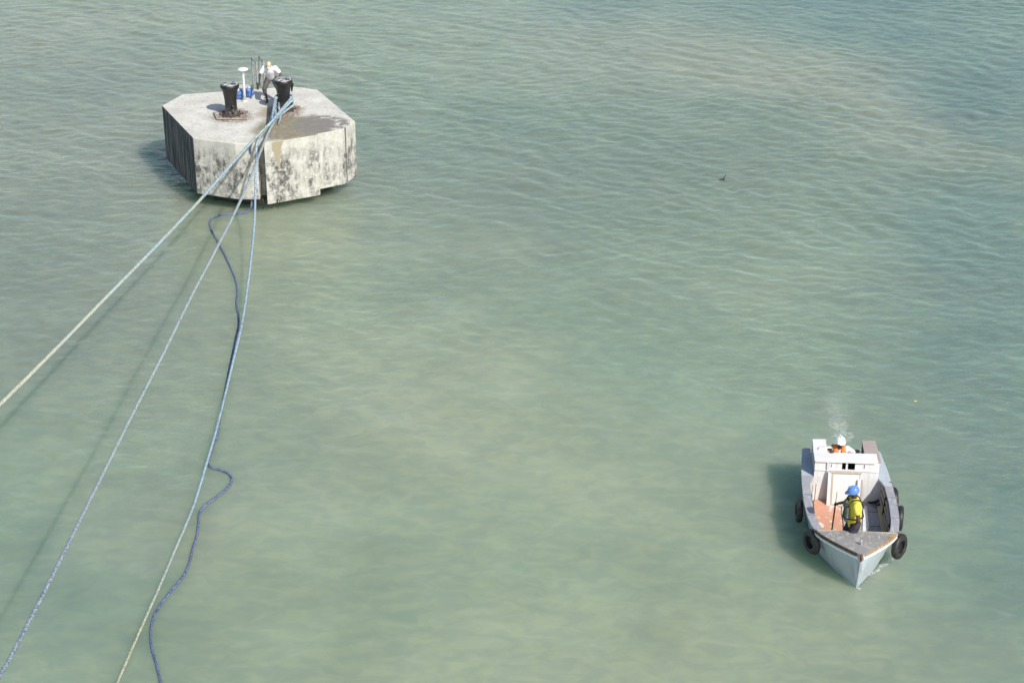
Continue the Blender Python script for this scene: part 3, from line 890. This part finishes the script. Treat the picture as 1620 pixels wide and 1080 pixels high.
# rubbing strakes under the foredeck edge: dark split one on the shaded side, rusty one on the other
for sg, mt, nm in ((-1, mdkw, 'dark split edge board'), (1, mrustw, 'rusty orange edge board')):
    pts = [Vector(((interp(SH, y)+.02)*sg, y, interp(ZS, y)+.012)) for y in (.06, .25, .5, .75, .95, 1.12)]
    q = M()
    for a, b in zip(pts, pts[1:]): q.bar(a, b+(b-a)*.02, .03, .055)
    o = q.build('edge_board', mt, boat); o['label'] = nm
    if sg > 0:
        q = M()
        for y0_, y1_, wd in ((.18, .33, .03), (.42, .60, .05), (.66, .80, .035), (.84, 1.06, .07)):
            pa = [Vector((interp(SH, y)-wd*.4, y, interp(ZS, y)+.044)) for y in (y0_, y1_)]
            q.bar(pa[0], pa[1], wd, .010)
        q.build('deck_edging', mrustw, boat)
    q = M()
    pts3 = [Vector(((interp(SH, y)+.028-.015)*sg, y, interp(ZS, y)-.075)) for y in (.04, .25, .5, .75, .95, 1.15)]
    for a, b in zip(pts3, pts3[1:]): q.bar(a, b+(b-a)*.02, .022, .05)
    q.build('rubbing_strake', mwh, boat)
M().bar((-.86, 1.11, .90), (.86, 1.11, .90), .05, .10).build('deck_beam', mbeige, boat, bevel=.006)
M().ell((0, 0, 1.02), (.035, .05, .04)).cap((0, 0, .90), (0, -.01, 1.0), .03, .035).build('stem_cap', simple('rust_brown_iron', (.13, .04, .02), (.2, .08, .05), 14, .7), boat, voxel=.01)
# cleat on the foredeck
c = BL(1362, 862, 1.0)
q = M().cap((c.x, c.y, .93), (c.x, c.y, 1.11), .022, .026).cap((c.x-.05, c.y-.02, .955), (c.x+.06, c.y+.02, .955), .016, .016)
q.cap((c.x-.10, c.y+.01, .965), (c.x+.09, c.y-.04, .965), .013, .013)
q.build('cleat', simple('worn_metal', (.35, .34, .33), (.75, .74, .72), 18, .4, .3), boat, voxel=.008)
# floor and boards
def hw(y): return interp(WL, y)+(interp(SH, y)-interp(WL, y))*.3-.05
q = M().prism([(-hw(.9), .9), (-hw(1.6), 1.6), (-hw(2.4), 2.4), (-hw(3.64), 3.64), (hw(3.64), 3.64), (hw(2.4), 2.4), (hw(1.6), 1.6), (hw(.9), .9)], .19, .225)
q.build('floor', mfloor, boat)
def quad(pts, z, th=.02):
    P_ = [BL(x, y, z) for x, y in pts]; return M().prism([(p.x, p.y) for p in P_], z-th, z)
quad([(1287, 790), (1331, 792), (1336, 850), (1292, 850)], .262, .03).build('painted_board', msal, boat, bevel=.004)['label'] = 'salmon pink painted floor board'
quad([(1331.8, 800), (1339.5, 800), (1341, 850), (1336.8, 850)], .30, .07).build('floor_batten', mbeige, boat, bevel=.004)
quad([(1366, 800), (1371, 800), (1375, 832), (1371, 850), (1364, 850)], .25, .02).build('pale_board', mwh, boat, bevel=.004)
quad([(1389, 800), (1394, 798), (1402, 850), (1396.5, 850)], .34, .08).build('floor_batten', mbeige, boat, bevel=.004)
for yb in (1.9, 2.55, 3.2):
    M().box((.42, yb, .228), (.80, .012, .006)).build('plank_gap', mblack, boat)
# side framing on the inner hull
for sg in (-1, 1):
    for k, (fz, off, mt) in enumerate(((.38, .0, mbeige), (.56, .0, mtan), (.72, .0, mtan))):
        q = M(); last = None
        for y in (1.15, 1.5, 2.0, 2.5, 3.0, 3.55):
            b, z = sheer(y); w = interp(WL, y)
            u = (fz-.24)/(z-.24); x = ((w+(b-w)*.3-.06)*(1-u)+(b-.13)*u-.03)*sg
            p = Vector((x, y, fz))
            if last: q.bar(last, p, .035, .055)
            last = p
        q.build('stringer', mt, boat)
    for y in (1.7, 2.9):
        b, z = sheer(y); w = interp(WL, y)
        M().bar(((w+(b-w)*.3-.10)*sg, y, .24), ((b-.175)*sg, y, z-.05), .045, .05).build('rib', mdkw, boat)
# cabin
zt = 1.35; yf = 3.62
def slab(name, pts, z0, z1, mt, **k): return M().prism(pts, z0, z1).build(name, mt, boat, **k)
bulk = M().prism([(-.742, yf), (.742, yf), (.742, yf+.03), (-.742, yf+.03)], .80, zt-.045)
# lower bulkhead fills the hull
bl = []
for z in (.2, .5, .84):
    b, zs = sheer(yf); w = interp(WL, yf)
    u = (z-.24)/(zs-.24); bl.append(((w+(b-w)*.3-.06)*(1-u)+(b-.13)*u, z))
v = [(x, yf+.004, z) for x, z in bl]+[(-x, yf+.004, z) for x, z in reversed(bl)]
v += [(p[0], yf+.034, p[2]) for p in v]; n6 = 6
f = [(5, 4, 3, 2, 1, 0), tuple(range(6, 12))]+[(i, (i+1) % 6, 6+(i+1) % 6, 6+i) for i in range(6)]
M().add(v, f).build('lower_bulkhead', mwh, boat)
# upper bulkhead with two window openings
x1, x2, x3, x4 = -.115, -.025, .02, .185; wz0, wz1 = 1.075, 1.275
q = M()
def face(xa, xb, za, zb): q.box(((xa+xb)/2, yf+.015, (za+zb)/2), (xb-xa, .03, zb-za))
face(-.742, x1, .80, zt-.045); face(x4, .742, .80, zt-.045)
face(x1, x4, .80, wz0); face(x1, x4, wz1, zt-.045); face(x2, x3, wz0, wz1)
q.build('upper_bulkhead', mwh, boat)
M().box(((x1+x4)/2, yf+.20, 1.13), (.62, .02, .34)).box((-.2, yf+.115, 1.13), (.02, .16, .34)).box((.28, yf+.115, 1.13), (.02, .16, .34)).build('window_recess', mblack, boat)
mgreen = simple('pale_green_paint', (.45, .66, .58), (.6, .75, .68), 8, .6)
M().box((.03, yf-.008, wz1+.010), (.33, .016, .02)).build('window_lintel', mgreen, boat)
M().box((.0, yf-.012, 1.062), (1.46, .024, .025)).build('trim_board', mwh2, boat, bevel=.003)
M().box((-.40, yf-.008, 1.18), (.02, .016, .20)).build('batten', mwh, boat); M().box((-.445, yf-.02, .98), (.03, .04, .62)).build('batten', mwh, boat)
M().box((.40, yf-.006, 1.18), (.012, .012, .10)).build('hinge', mdkw, boat); M().box((-.36, yf-.006, 1.18), (.012, .012, .08)).build('hinge', mdkw, boat)
# roof: front beam and the two arms running aft
slab('roof_beam', [(-.76, yf-.035), (.70, yf-.035), (.70, yf+.33), (-.76, yf+.33)], zt-.045, zt, mwh2, bevel=.006)
M().box((-.04, yf-.040, zt-.055), (1.40, .015, .018)).build('fascia', mwh, boat, bevel=.004)
slab('roof_arm', [(-.765, yf+.332), (-.43, yf+.332), (-.425, 4.58), (-.74, 4.56)], zt-.04, zt+.004, mwh2, bevel=.006)
slab('roof_arm', [(.42, yf+.332), (.70, yf+.332), (.702, yf-.02), (.775, yf-.02), (.765, yf+.3), (.735, 4.60), (.42, 4.60)], zt-.05, zt-.004, mgw, bevel=.006)
# cabin sides
slab('cabin_side', [(-.742, yf+.032), (-.712, yf+.032), (-.712, 4.56), (-.742, 4.56)], .80, zt-.045, mshade)
slab('cabin_side', [(.70, yf+.032), (.73, yf+.032), (.73, 4.56), (.70, 4.56)], .80, zt-.052, mshade)
slab('cabin_inner_side', [(-.452, yf+.34), (-.432, yf+.34), (-.432, 4.56), (-.452, 4.56)], .22, zt-.045, mshade)
slab('cabin_inner_side', [(.43, yf+.34), (.452, yf+.34), (.452, 4.58), (.43, 4.58)], .22, zt-.053, mdkw)
M().box((-.59, 4.57, 1.0), (.30, .02, .6)).build('cabin_end', mshade, boat); M().box((.59, 4.58, 1.0), (.30, .02, .6)).build('cabin_end', mshade, boat)
M().box((-.41, 4.25, zt-.01), (.02, .6, .05)).build('trim_board', mtan, boat)
M().box((0, 4.96, .86), (1.74, .05, .06)).build('transom_rail', mgun, boat, bevel=.005)
# side windows: boarded tiller deck
slab('cockpit_sole', [(-.42, yf+.36), (.42, yf+.36), (.42, 4.58), (-.42, 4.58)], -.13, -.10, mfloor)
slab('aft_deck', [(-.85, 4.60), (.85, 4.60), (.83, 4.93), (-.83, 4.93)], .50, .53, mfloor)
# leaning framed hatch board
hx0, hx1 = -.43, .34
def lean(x, s_, off=0):   # s_ from 0 floor to 1 top
    return Vector((x, yf-.22+.17*s_-off, .235+.83*s_))
q = M()
hb = M()
tq = (lean(0, 1)-lean(0, 0)).normalized()
nq = Vector((0, -tq.z, tq.y))
def lboard(x0, x1_, s0, s1, th, off):
    v = []
    for (x, s_) in ((x0, s0), (x1_, s0), (x1_, s1), (x0, s1)):
        v.append(lean(x, s_)+nq*off)
    v += [p+nq*th for p in v[:4]]
    return M().add(v, [(3, 2, 1, 0), (4, 5, 6, 7), (0, 1, 5, 4), (1, 2, 6, 5), (2, 3, 7, 6), (3, 0, 4, 7)])
hatch = lboard(hx0+.03, hx1-.03, 0.02, .96, .02, 0).build('hatch', weathered('cream_white_panel', (.78, .765, .74), (.66, .62, .56), (.55, .47, .4), .22, 3), boat)
lboard(hx0, hx0+.075, 0, 1, .03, .02).build('hatch_stile', mwh2, hatch, bevel=.004)
lboard(hx0+.078, hx0+.125, 0, .95, .02, .02).build('hatch_stile', mtan, hatch, bevel=.003)
lboard(hx1-.03, hx1, 0, 1, .02, .02).build('hatch_stile', mwh2, hatch, bevel=.004)
lboard(hx0+.03, hx1, .955, 1.02, .035, .021).build('hatch_rail', mtan, hatch, bevel=.004)
lboard(hx0+.13, hx1-.04, .0, .05, .03, .02).build('hatch_rail', mbeige, hatch, bevel=.004)
p0 = lean(.335, .0); 
lboard(.255, .33, 0, .80, .04, .045).build('prop_board', mwh2, boat, bevel=.004)
lboard(.333, .375, 0, .80, .045, .045).build('prop_board', mtan, boat, bevel=.004)
# thin rods standing by the board, left
a = BL(1288.5, 790, .3); M().bar((a.x, a.y, .26), (a.x+.01, a.y+.02, .72), .012, .012).build('rod', mdkw, boat)
M().box((-.86, 3.45, .48), (.06, .12, .5)).build('corner_post', mbeige, boat, bevel=.004)

# tyres used as fenders
mtyre = simple('worn_black_rubber', (.012, .012, .013), (.035, .034, .033), 16, .5, bump=.5, bd=.01)
def tyre_proto():
    t = empty('tyre')
    q = M(); n, m = 44, 16; v = []; f = []
    for i in range(n):
        a = 2*math.pi*i/n
        for k in range(m):
            b = 2*math.pi*k/m
            cr_, sr_ = math.cos(b), math.sin(b)
            rr = .225+.088*math.copysign(abs(cr_)**.7, cr_); zz = .082*math.copysign(abs(sr_)**.7, sr_)
            if cr_ > .75: rr += .006*(1 if (i % 2) else -1)
            if cr_ < -.8: rr += .035
            v.append((rr*math.cos(a), zz, rr*math.sin(a)))
    for i in range(n):
        for k in range(m):
            f.append((i*m+k, i*m+(k+1) % m, ((i+1) % n)*m+(k+1) % m, ((i+1) % n)*m+k))
    q.add(v, f).build('tread', mtyre, t, smooth=True)
    return t
TG = 'old tyres hung round the boat as fenders'
tp = tyre_proto()
def place_tyre(i, loc, rz, label, tilt=0, s=1.0, rope_to=None):
    if i == 0: o = tp
    else:
        o = tp.copy(); COL.objects.link(o)
        for ch in tp.children:
            if ch.name.startswith('tread'):
                c_ = ch.copy(); COL.objects.link(c_); c_.parent = o
    o.location = BM @ Vector(loc); o.rotation_euler = (tilt, 0, BR+rz); s *= .93; o.scale = (s, s, s)
    tag(o, label, 'tyre', TG)
    if rope_to is not None:
        a = BM @ Vector(rope_to)
        inv = (Matrix.Translation(o.location) @ o.rotation_euler.to_matrix().to_4x4() @ Matrix.Scale(s, 4)).inverted()
        pts = [inv @ a, inv @ (a.lerp(o.location+Vector((0, 0, .24*s)), .5)+Vector((0, 0, .05))), Vector((0, 0, .22))]
        M().tube(spline(pts, .03), .011, 6).build('lashing', mdkw, o)
TY = [((-.945, 1.24, .56), R(-62), 'tyre hanging below the foredeck corner on the shaded side of the bow', .05, 1.0, (-.90, 1.16, .92)),
      ((-1.13, 2.62, .53), R(-88), 'tyre hanging halfway along the shaded side of the boat', 0, .94, (-1.03, 2.62, .88)),
      ((.985, 1.22, .54), R(56), 'tyre beside the foam on the sunlit side of the bow', -.05, 1.0, (.90, 1.2, .92)),
      ((1.135, 2.42, .55), R(83), 'tyre halfway along the sunlit side, just ahead of the furthest tyre', 0, .98, (1.03, 2.42, .88)),
      ((1.10, 3.32, .50), R(92), 'furthest aft tyre, mostly hidden behind the sunlit side of the boat', 0, 1.0, (1.0, 3.5, .88))]
for i, a in enumerate(TY): place_tyre(i, a[0], a[1], a[2], a[3], a[4], a[5])

# loose black line on the floor
pts = []
rr = random.Random(4)
for px_, py_ in ((1372, 790), (1380, 788), (1386, 792), (1381, 796), (1374, 793), (1383, 790), (1392, 793), (1396, 798), (1389, 802), (1384, 797), (1390, 791), (1399, 790), (1404, 797), (1398, 804)):
    p = BL(px_, py_, .30); p.z = .30+rr.uniform(-.02, .08); p.y = min(p.y, 3.52); pts.append(BM @ p)
o = M().tube(spline(pts, .03), .014, 8).build('rope_coil', simple('black_line', (.01, .01, .01), (.03, .03, .03), 20, .7), smooth=True)
tag(o, 'tangled thin black line lying on the boat floor behind the man in yellow', 'rope coil')

# man in blue hard hat
def man_bow():
    base = W(1355, 770, 2.02); base.z = .23
    rz = R(-86)
    t = empty('person', base, rz)
    tag(t, 'man in blue hard hat, yellow shirt and grey vest standing in the boat', 'person')
    LM = (Matrix.Translation(base) @ Matrix.Rotation(rz, 4, 'Z')).inverted()
    tgt_pole = LM @ W(1321.5, 798, 1.22); tgt_deck = LM @ W(1349, 843, .985)
    body = M()
    hip = Vector((0, .03, .93)); chest = Vector((0, 0, 1.30)); neck = Vector((0, -.02, 1.49))
    hr, hl = hip+Vector((-.10, 0, -.02)), hip+Vector((.10, 0, -.02))
    fr, fl = Vector((-.13, -.06, .09)), Vector((.14, .08, .09))
    kr = joint(hr, fr, .44, .42, (0, -1, 0)); kl = joint(hl, fl, .44, .42, (0, -1, 0))
    for h_, k_, f_ in ((hr, kr, fr), (hl, kl, fl)):
        body.cap(h_, k_, .085, .058); body.cap(k_, f_, .056, .038)
        body.cap(f_+Vector((0, .03, -.04)), f_+Vector((0, -.13, -.05)), .042, .032, .7, (0, 0, 1))
    body.cap(hip, chest, .14, .16, .75); body.cap(chest, neck, .16, .065, .8)
    body.cap(neck-Vector((0, 0, .03)), neck+Vector((0, -.01, .10)), .058, .056)
    sr, sl = Vector((-.20, 0, 1.44)), Vector((.235, -.02, 1.42))
    wr, wl_ = tgt_pole, tgt_deck+Vector((0, 0, .03))
    def clampw(s_, w_, mx=.555):
        d = w_-s_; return s_+d*min(1, mx/d.length)
    dr = (wr-sr).normalized(); wr = clampw(sr, wr-dr*.07); wl_ = clampw(sl, wl_-(wl_-sl).normalized()*.14)
    er = joint(sr, wr, .30, .27, (-.3, .3, -1)); el = joint(sl, wl_, .30, .27, (.7, .25, 0))
    for s_, e_, w_ in ((sr, er, wr), (sl, el, wl_)):
        body.cap(s_, e_, .056, .045); body.cap(e_, w_, .044, .029)
    hand(body, wr, (wr-er), (0, -.5, -.8), 1, 1.25); hand(body, wl_, (wl_-el), (-.7, -.6, -.2), -1, .3)
    hc, f, up, r, rot = head(body, Vector((0, -.045, 1.635)), (-.15, -.92, -.30), (0, -.1, 1))
    b = body.build('body', mskin, t, voxel=.0085)
    eyes(hc, f, up, r, b)
    yel = cloth('bright_yellow_cotton', (.66, .56, .06), (.80, .70, .12), 7)
    sh = M()
    sh.cap(hip+Vector((0, 0, -.06)), chest, .180, .190, .85).cap(chest, neck-Vector((0, 0, .03)), .19, .085, .8)
    sh.cap(Vector((-.15, 0, 1.41)), Vector((.15, 0, 1.41)), .10, .10)
    sh.cap(sr, sr.lerp(er, .45), .092, .082); sh.cap(sl, sl.lerp(el, .36), .092, .084)
    sh.build('shirt', yel, t, voxel=.014)
    tr = M()
    tr.cap(hip+Vector((-.04, 0, -.02)), hip+Vector((.04, 0, -.02)), .165, .165, .85)
    tr.cap(hr, kr, .12, .09).cap(hl, kl, .12, .09).cap(kr, fr+Vector((0, 0, .02)), .088, .07).cap(kl, fl+Vector((0, 0, .02)), .088, .07)
    tr.build('trousers', cloth('navy_work_cloth', (.03, .032, .055), (.07, .07, .10)), t, voxel=.014)
    for f_ in (fr, fl):
        M().cap(f_+Vector((0, .03, -.04)), f_+Vector((0, -.14, -.045)), .055, .045, .8, (0, 0, 1)).build('boot', mblk, t, voxel=.012)
    # work vest slipped forward on the chest, with straps
    vs = M()
    vs.cap(Vector((-.10, -.17, 1.33)), Vector((-.09, -.19, 1.08)), .10, .11, .55).cap(Vector((.07, -.17, 1.27)), Vector((.08, -.19, 1.07)), .09, .10, .55)
    vs.cap(Vector((-.16, -.08, 1.36)), Vector((-.19, -.09, 1.10)), .075, .085)
    v_ = vs.build('vest', cloth('grey_green_vest', (.10, .105, .095), (.22, .24, .17)), t, voxel=.014)
    M().tube(spline([(-.10, -.20, 1.36), (-.115, -.10, 1.525), (-.10, .08, 1.50), (-.07, .185, 1.30)], .03), .014, 8).build('strap', mblack, v_)
    M().tube(spline([(.10, -.19, 1.30), (.12, -.10, 1.51), (.11, .08, 1.50), (.08, .185, 1.30)], .03), .014, 8).build('strap', mblack, v_)
    M().tube(spline([(-.20, -.10, 1.10), (-.05, -.26, 1.09), (.12, -.24, 1.09), (.235, -.04, 1.10), (.16, .16, 1.11), (-.1, .195, 1.12)], .03), .016, 8).build('strap', mblack, v_)
    M().tube(spline([(-.25, -.14, 1.12), (-.27, -.16, 1.0), (-.265, -.15, .90)], .03), .014, 8).build('strap', mblack, v_)
    M().box((-.005, -.265, 1.2), (.05, .03, .20)).build('zip_flap', simple('pale_trim', (.55, .56, .5), (.62, .63, .58), 9, .6), v_, bevel=.005)
    hat = M().ell(hc+up*.07-f*.005, (.118, .138, .112), rot)
    hat.ell(hc+up*.055+f*.03, (.125, .155, .018), rot); hat.ell(hc+up*.05+f*.145, (.075, .05, .012), rot)
    hat.cap(hc+up*.17-f*.09, hc+up*.178+f*.06, .022, .022)
    h_ = NT('blue_hard_hat_shell'); mh = h_.done(h_.mix(h_.mr(h_.noise(9, 4, .6), .3, .7), (.10, .22, .56), (.14, .28, .64)), .22)
    hat.build('hard_hat', mh, t, voxel=.0085)
    return W(1321.5, 798, 1.22)
gp = man_bow()
# boat hook held upright
top = W(1324.6, 779, 1.58); bot = W(1315.5, 842, .30)
hk = empty('boat_hook', bot)
tag(hk, 'thin dark pole held upright by the man in the blue hard hat', 'pole')
d_ = gp-bot; tt = d_.normalized()
M().tube([Vector((0, 0, 0)), tt*d_.length*1.08], .018, 10).build('shaft', simple('dark_pole', (.03, .025, .025), (.07, .05, .045), 14, .5), hk, smooth=True)
M().tube([tt*d_.length*1.07, tt*d_.length*1.45], .007, 8).build('tip_rod', simple('thin_steel', (.3, .3, .3), (.5, .5, .48), 14, .4, .6), hk, smooth=True)

# man in white hard hat behind the cabin
def man_helm():
    base = W(1330, 689, 1.68); base.z = -.10
    rz = BR+R(6); t = empty('person', base, rz)
    tag(t, 'man in white hard hat, sunglasses and orange life vest steering at the stern', 'person')
    LM = (Matrix.Translation(base) @ Matrix.Rotation(rz, 4, 'Z')).inverted()
    tg = LM @ W(1316, 714.5, zt+.02)
    body = M()
    hip = Vector((0, .16, .90)); chest = Vector((0, .07, 1.26)); neck = Vector((0, .02, 1.44))
    hr, hl = hip+Vector((-.10, 0, -.02)), hip+Vector((.10, 0, -.02)); fr, fl = Vector((-.12, .10, .09)), Vector((.13, .14, .09))
    kr = joint(hr, fr, .44, .42, (0, -1, 0)); kl = joint(hl, fl, .44, .42, (0, -1, 0))
    for h_, k_, f_ in ((hr, kr, fr), (hl, kl, fl)):
        body.cap(h_, k_, .085, .058).cap(k_, f_, .056, .038); body.cap(f_+Vector((0, .03, -.04)), f_+Vector((0, -.13, -.05)), .042, .032, .7, (0, 0, 1))
    body.cap(hip, chest, .135, .15, .75).cap(chest, neck, .15, .065, .8).cap(neck-Vector((0, 0, .03)), neck+Vector((0, -.03, .10)), .056, .055)
    sr, sl = Vector((-.19, .06, 1.39)), Vector((.19, .06, 1.39))
    wr = tg+Vector((.0, .07, .03)); wl_ = Vector((.27, .24, .98))
    if (wr-sr).length > .55: wr = sr+(wr-sr).normalized()*.55
    er = joint(sr, wr, .29, .26, (-1, .3, -.2)); el = joint(sl, wl_, .29, .26, (1, .5, 0))
    for s_, e_, w_ in ((sr, er, wr), (sl, el, wl_)):
        body.cap(s_, e_, .053, .043).cap(e_, w_, .042, .028)
    hand(body, wr, (tg-wr), (0, -.2, -1), 1, .7); hand(body, wl_, wl_-el, (-1, 0, 0), 1, .5)
    hc, f, up, r, rot = head(body, Vector((.0, -.02, 1.585)), (.10, -.99, -.04), (0, -.05, 1))
    body.build('body', mskin, t, voxel=.0085)
    sh = M()
    sh.cap(hip, chest, .16, .17, .8).cap(chest, neck-Vector((0, 0, .03)), .17, .08, .8).cap(Vector((-.14, .06, 1.36)), Vector((.14, .06, 1.36)), .095, .095)
    sh.cap(sr, er, .085, .075).cap(sl, el, .085, .07).cap(er, er.lerp(wr, .45), .072, .062)
    sh.build('shirt', cloth('white_shirt_cloth', (.72, .72, .72), (.8, .8, .8)), t, voxel=.014)
    tr = M().cap(hip+Vector((-.04, 0, -.02)), hip+Vector((.04, 0, -.02)), .155, .155, .85).cap(hr, kr, .115, .085).cap(hl, kl, .115, .085).cap(kr, fr, .085, .07).cap(kl, fl, .085, .07)
    tr.build('trousers', cloth('dark_grey_cloth', (.04, .04, .045), (.08, .08, .085)), t, voxel=.014)
    org = cloth('orange_life_vest_cloth', (.82, .20, .045), (.90, .30, .09))
    vs = M()
    for sg in (-1, 1):
        vs.cap((sg*.085, -.02, 1.44), (sg*.095, -.11, 1.30), .060, .068, .7).cap((sg*.095, -.11, 1.30), (sg*.10, -.11, 1.0), .075, .085, .6)
        vs.cap((sg*.085, .0, 1.46), (sg*.10, .17, 1.42), .055, .06, .7)
        vs.cap((sg*.16, .08, 1.25), (sg*.16, .10, 1.02), .06, .065)
    vs.cap((-.1, .20, 1.36), (.1, .20, 1.36), .07, .07).cap((-.1, .22, 1.1), (.1, .22, 1.1), .09, .09)
    vs.build('life_vest', org, t, voxel=.013)
    hat = M().ell(hc+up*.075-f*.005, (.116, .135, .115), rot).ell(hc+up*.055+f*.025, (.122, .152, .018), rot).ell(hc+up*.05+f*.135, (.07, .045, .012), rot)
    hat.cap(hc+up*.18-f*.09, hc+up*.185+f*.05, .022, .022)
    hat.build('hard_hat', simple('white_hard_hat_shell', (.78, .78, .78), (.82, .82, .82), 8, .3, bump=.05), t, voxel=.0085)
    gl = M()
    for sg in (-1, 1): gl.ell(hc+r*sg*.035+f*.098+up*.010, (.030, .012, .020), rot)
    gl.cap(hc+f*.104+up*.012-r*.01, hc+f*.104+up*.012+r*.01, .006, .006)
    gl.cap(hc+r*.062+f*.09+up*.012, hc+r*.082+up*.012, .005, .005).cap(hc-r*.062+f*.09+up*.012, hc-r*.082+up*.012, .005, .005)
    gl.build('sunglasses', mblack, t, voxel=.006, relax=1)
    M().ell(hc-f*.075-up*.02, (.085, .05, .08), rot).build('neck_flap', cloth('pale_neck_cloth', (.6, .6, .62), (.7, .7, .72)), t, smooth=True)
man_helm()

# ------------------------------------------------------------------ foam on the water
def foam_mat(name, scale, lo, hi, dist=1.2):
    t = NT(name)
    a = t.n('ShaderNodeAttribute', attribute_name='amount').outputs['Fac']
    n1 = t.noise(scale, 8, .72, dist=dist)
    n1 = t.math('ABSOLUTE', t.math('SUBTRACT', n1, .5)); n1 = t.math('SUBTRACT', 1., t.math('MULTIPLY', n1, 3.))
    n2 = t.noise(scale*4, 5, .7)
    s_ = t.math('ADD', t.math('MULTIPLY', n1, .6), t.math('MULTIPLY', n2, .5))
    k = t.math('MULTIPLY', t.mr(t.math('ADD', s_, t.math('MULTIPLY_ADD', a, .9, -.9)), lo, hi), t.mr(a, 0, .12))
    t.done((.80, .83, .82), .6)
    tr = t.n('ShaderNodeBsdfTransparent'); mx = t.n('ShaderNodeMixShader')
    t.put(mx.inputs[0], t.math('MULTIPLY', k, .9)); t.put(mx.inputs[1], tr.outputs[0]); t.put(mx.inputs[2], t.b.outputs[0])
    t.t.links.new(mx.outputs[0], t.out.inputs[0])
    return t.m
def foam(name, blobs, step, mat, lab=None, z=.012):
    """blobs: (px, py, rx, ry, weight, rot) measured on the water"""
    c = [W(b[0], b[1], 0) for b in blobs]
    bx = [b[2] for b in blobs]; by = [b[3] for b in blobs]
    rmax = max(bx+by)*1.7
    x0, x1_ = min(p.x for p in c)-rmax, max(p.x for p in c)+rmax; y0, y1_ = min(p.y for p in c)-rmax, max(p.y for p in c)+rmax
    xs = np.arange(x0, x1_, step); ys_ = np.arange(y0, y1_, step)
    X, Y = np.meshgrid(xs, ys_); Z = wave_h(X, Y)+z; am = np.zeros_like(X)
    for b, p in zip(blobs, c):
        cs, sn = math.cos(R(b[5])), math.sin(R(b[5])); dx = X-p.x; dy = Y-p.y
        u = (dx*cs+dy*sn)/b[2]; v = (-dx*sn+dy*cs)/b[3]
        am = np.maximum(am, b[4]*np.clip(1.3*np.exp(-(u*u+v*v))-.15, 0, 1))
    ny, nx = X.shape; idx = np.arange(nx*ny).reshape(ny, nx)
    keep = (am[:-1, :-1] > .01) | (am[1:, 1:] > .01)
    qd = np.stack([idx[:-1, :-1], idx[:-1, 1:], idx[1:, 1:], idx[1:, :-1]], -1)[keep]
    used = np.unique(qd); rm = -np.ones(nx*ny, int); rm[used] = np.arange(len(used))
    co = np.stack([X, Y, Z], -1).reshape(-1, 3)[used]
    me = bpy.data.meshes.new(name); me.from_pydata(co.tolist(), [], rm[qd].tolist()); me.update()
    at = me.attributes.new('amount', 'FLOAT', 'POINT'); at.data.foreach_set('value', am.reshape(-1)[used].astype(np.float32))
    me.polygons.foreach_set('use_smooth', [True]*len(me.polygons)); me.materials.append(mat)
    o = bpy.data.objects.new(name, me); COL.objects.link(o)
    return tag(o, kind='stuff')
fm = foam_mat('white_foam', 6., .50, .78); fm3 = foam_mat('broken_foam', 3.2, .50, .80, 2.0); fm2 = foam_mat('thin_foam', 9., .46, .60)
foam('propeller_foam', [(1326, 672, .55, 1.1, .72, 0), (1318, 645, .50, 1.2, .66, 15), (1350, 656, .30, .7, .62, -40), (1334, 690, .6, .6, .75, 0), (1313, 622, .35, .9, .55, 10)], .06, fm3)
foam('bow_foam', [(1382, 905, .12, .55, .8, -52), (1398, 893, .15, .36, .85, -50), (1408, 885, .16, .26, .85, -30), (1425, 880, .35, .10, .7, 30), (1359, 931, .12, .09, .85, 0), (1426, 860, .10, .35, .55, 0), (1276, 885, .2, .12, .45, 0), (1366, 932, .3, .06, .55, 20)], .04, fm)
foam('drifting_foam', [(411, 372, .32, 2.2, .45, -8), (414, 348, .25, .9, .50, 0), (470, 455, .3, .9, .2, 0)], .08, fm2)

# small flotsam
p = W(1143, 284.5, 0)
o = M().cap((-.12, .02, .0), (.06, 0, .03), .02, .04).cap((.02, 0, .02), (.07, .02, .13), .035, .015).cap((.05, .02, .08), (.12, .03, .19), .02, .010).build('driftwood', simple('soaked_dark_wood', (.03, .045, .04), (.06, .07, .06), 9, .6), voxel=.012)
o.location = (p.x, p.y, wz(p.x, p.y)-.01); tag(o, 'small dark piece of driftwood with a raised tip floating alone in open water', 'driftwood')
p = W(1448, 634, 0)
o = M().ell((0, 0, .0), (.045, .03, .006)).cap((.04, 0, 0), (.08, .01, .008), .006, .004).build('floating_leaf', simple('yellow_leaf', (.62, .58, .22), (.7, .66, .3), 9, .6), smooth=True)
o.location = (p.x, p.y, wz(p.x, p.y)+.012); tag(o, 'small yellow leaf floating up and to the right of the boat stern', 'leaf')
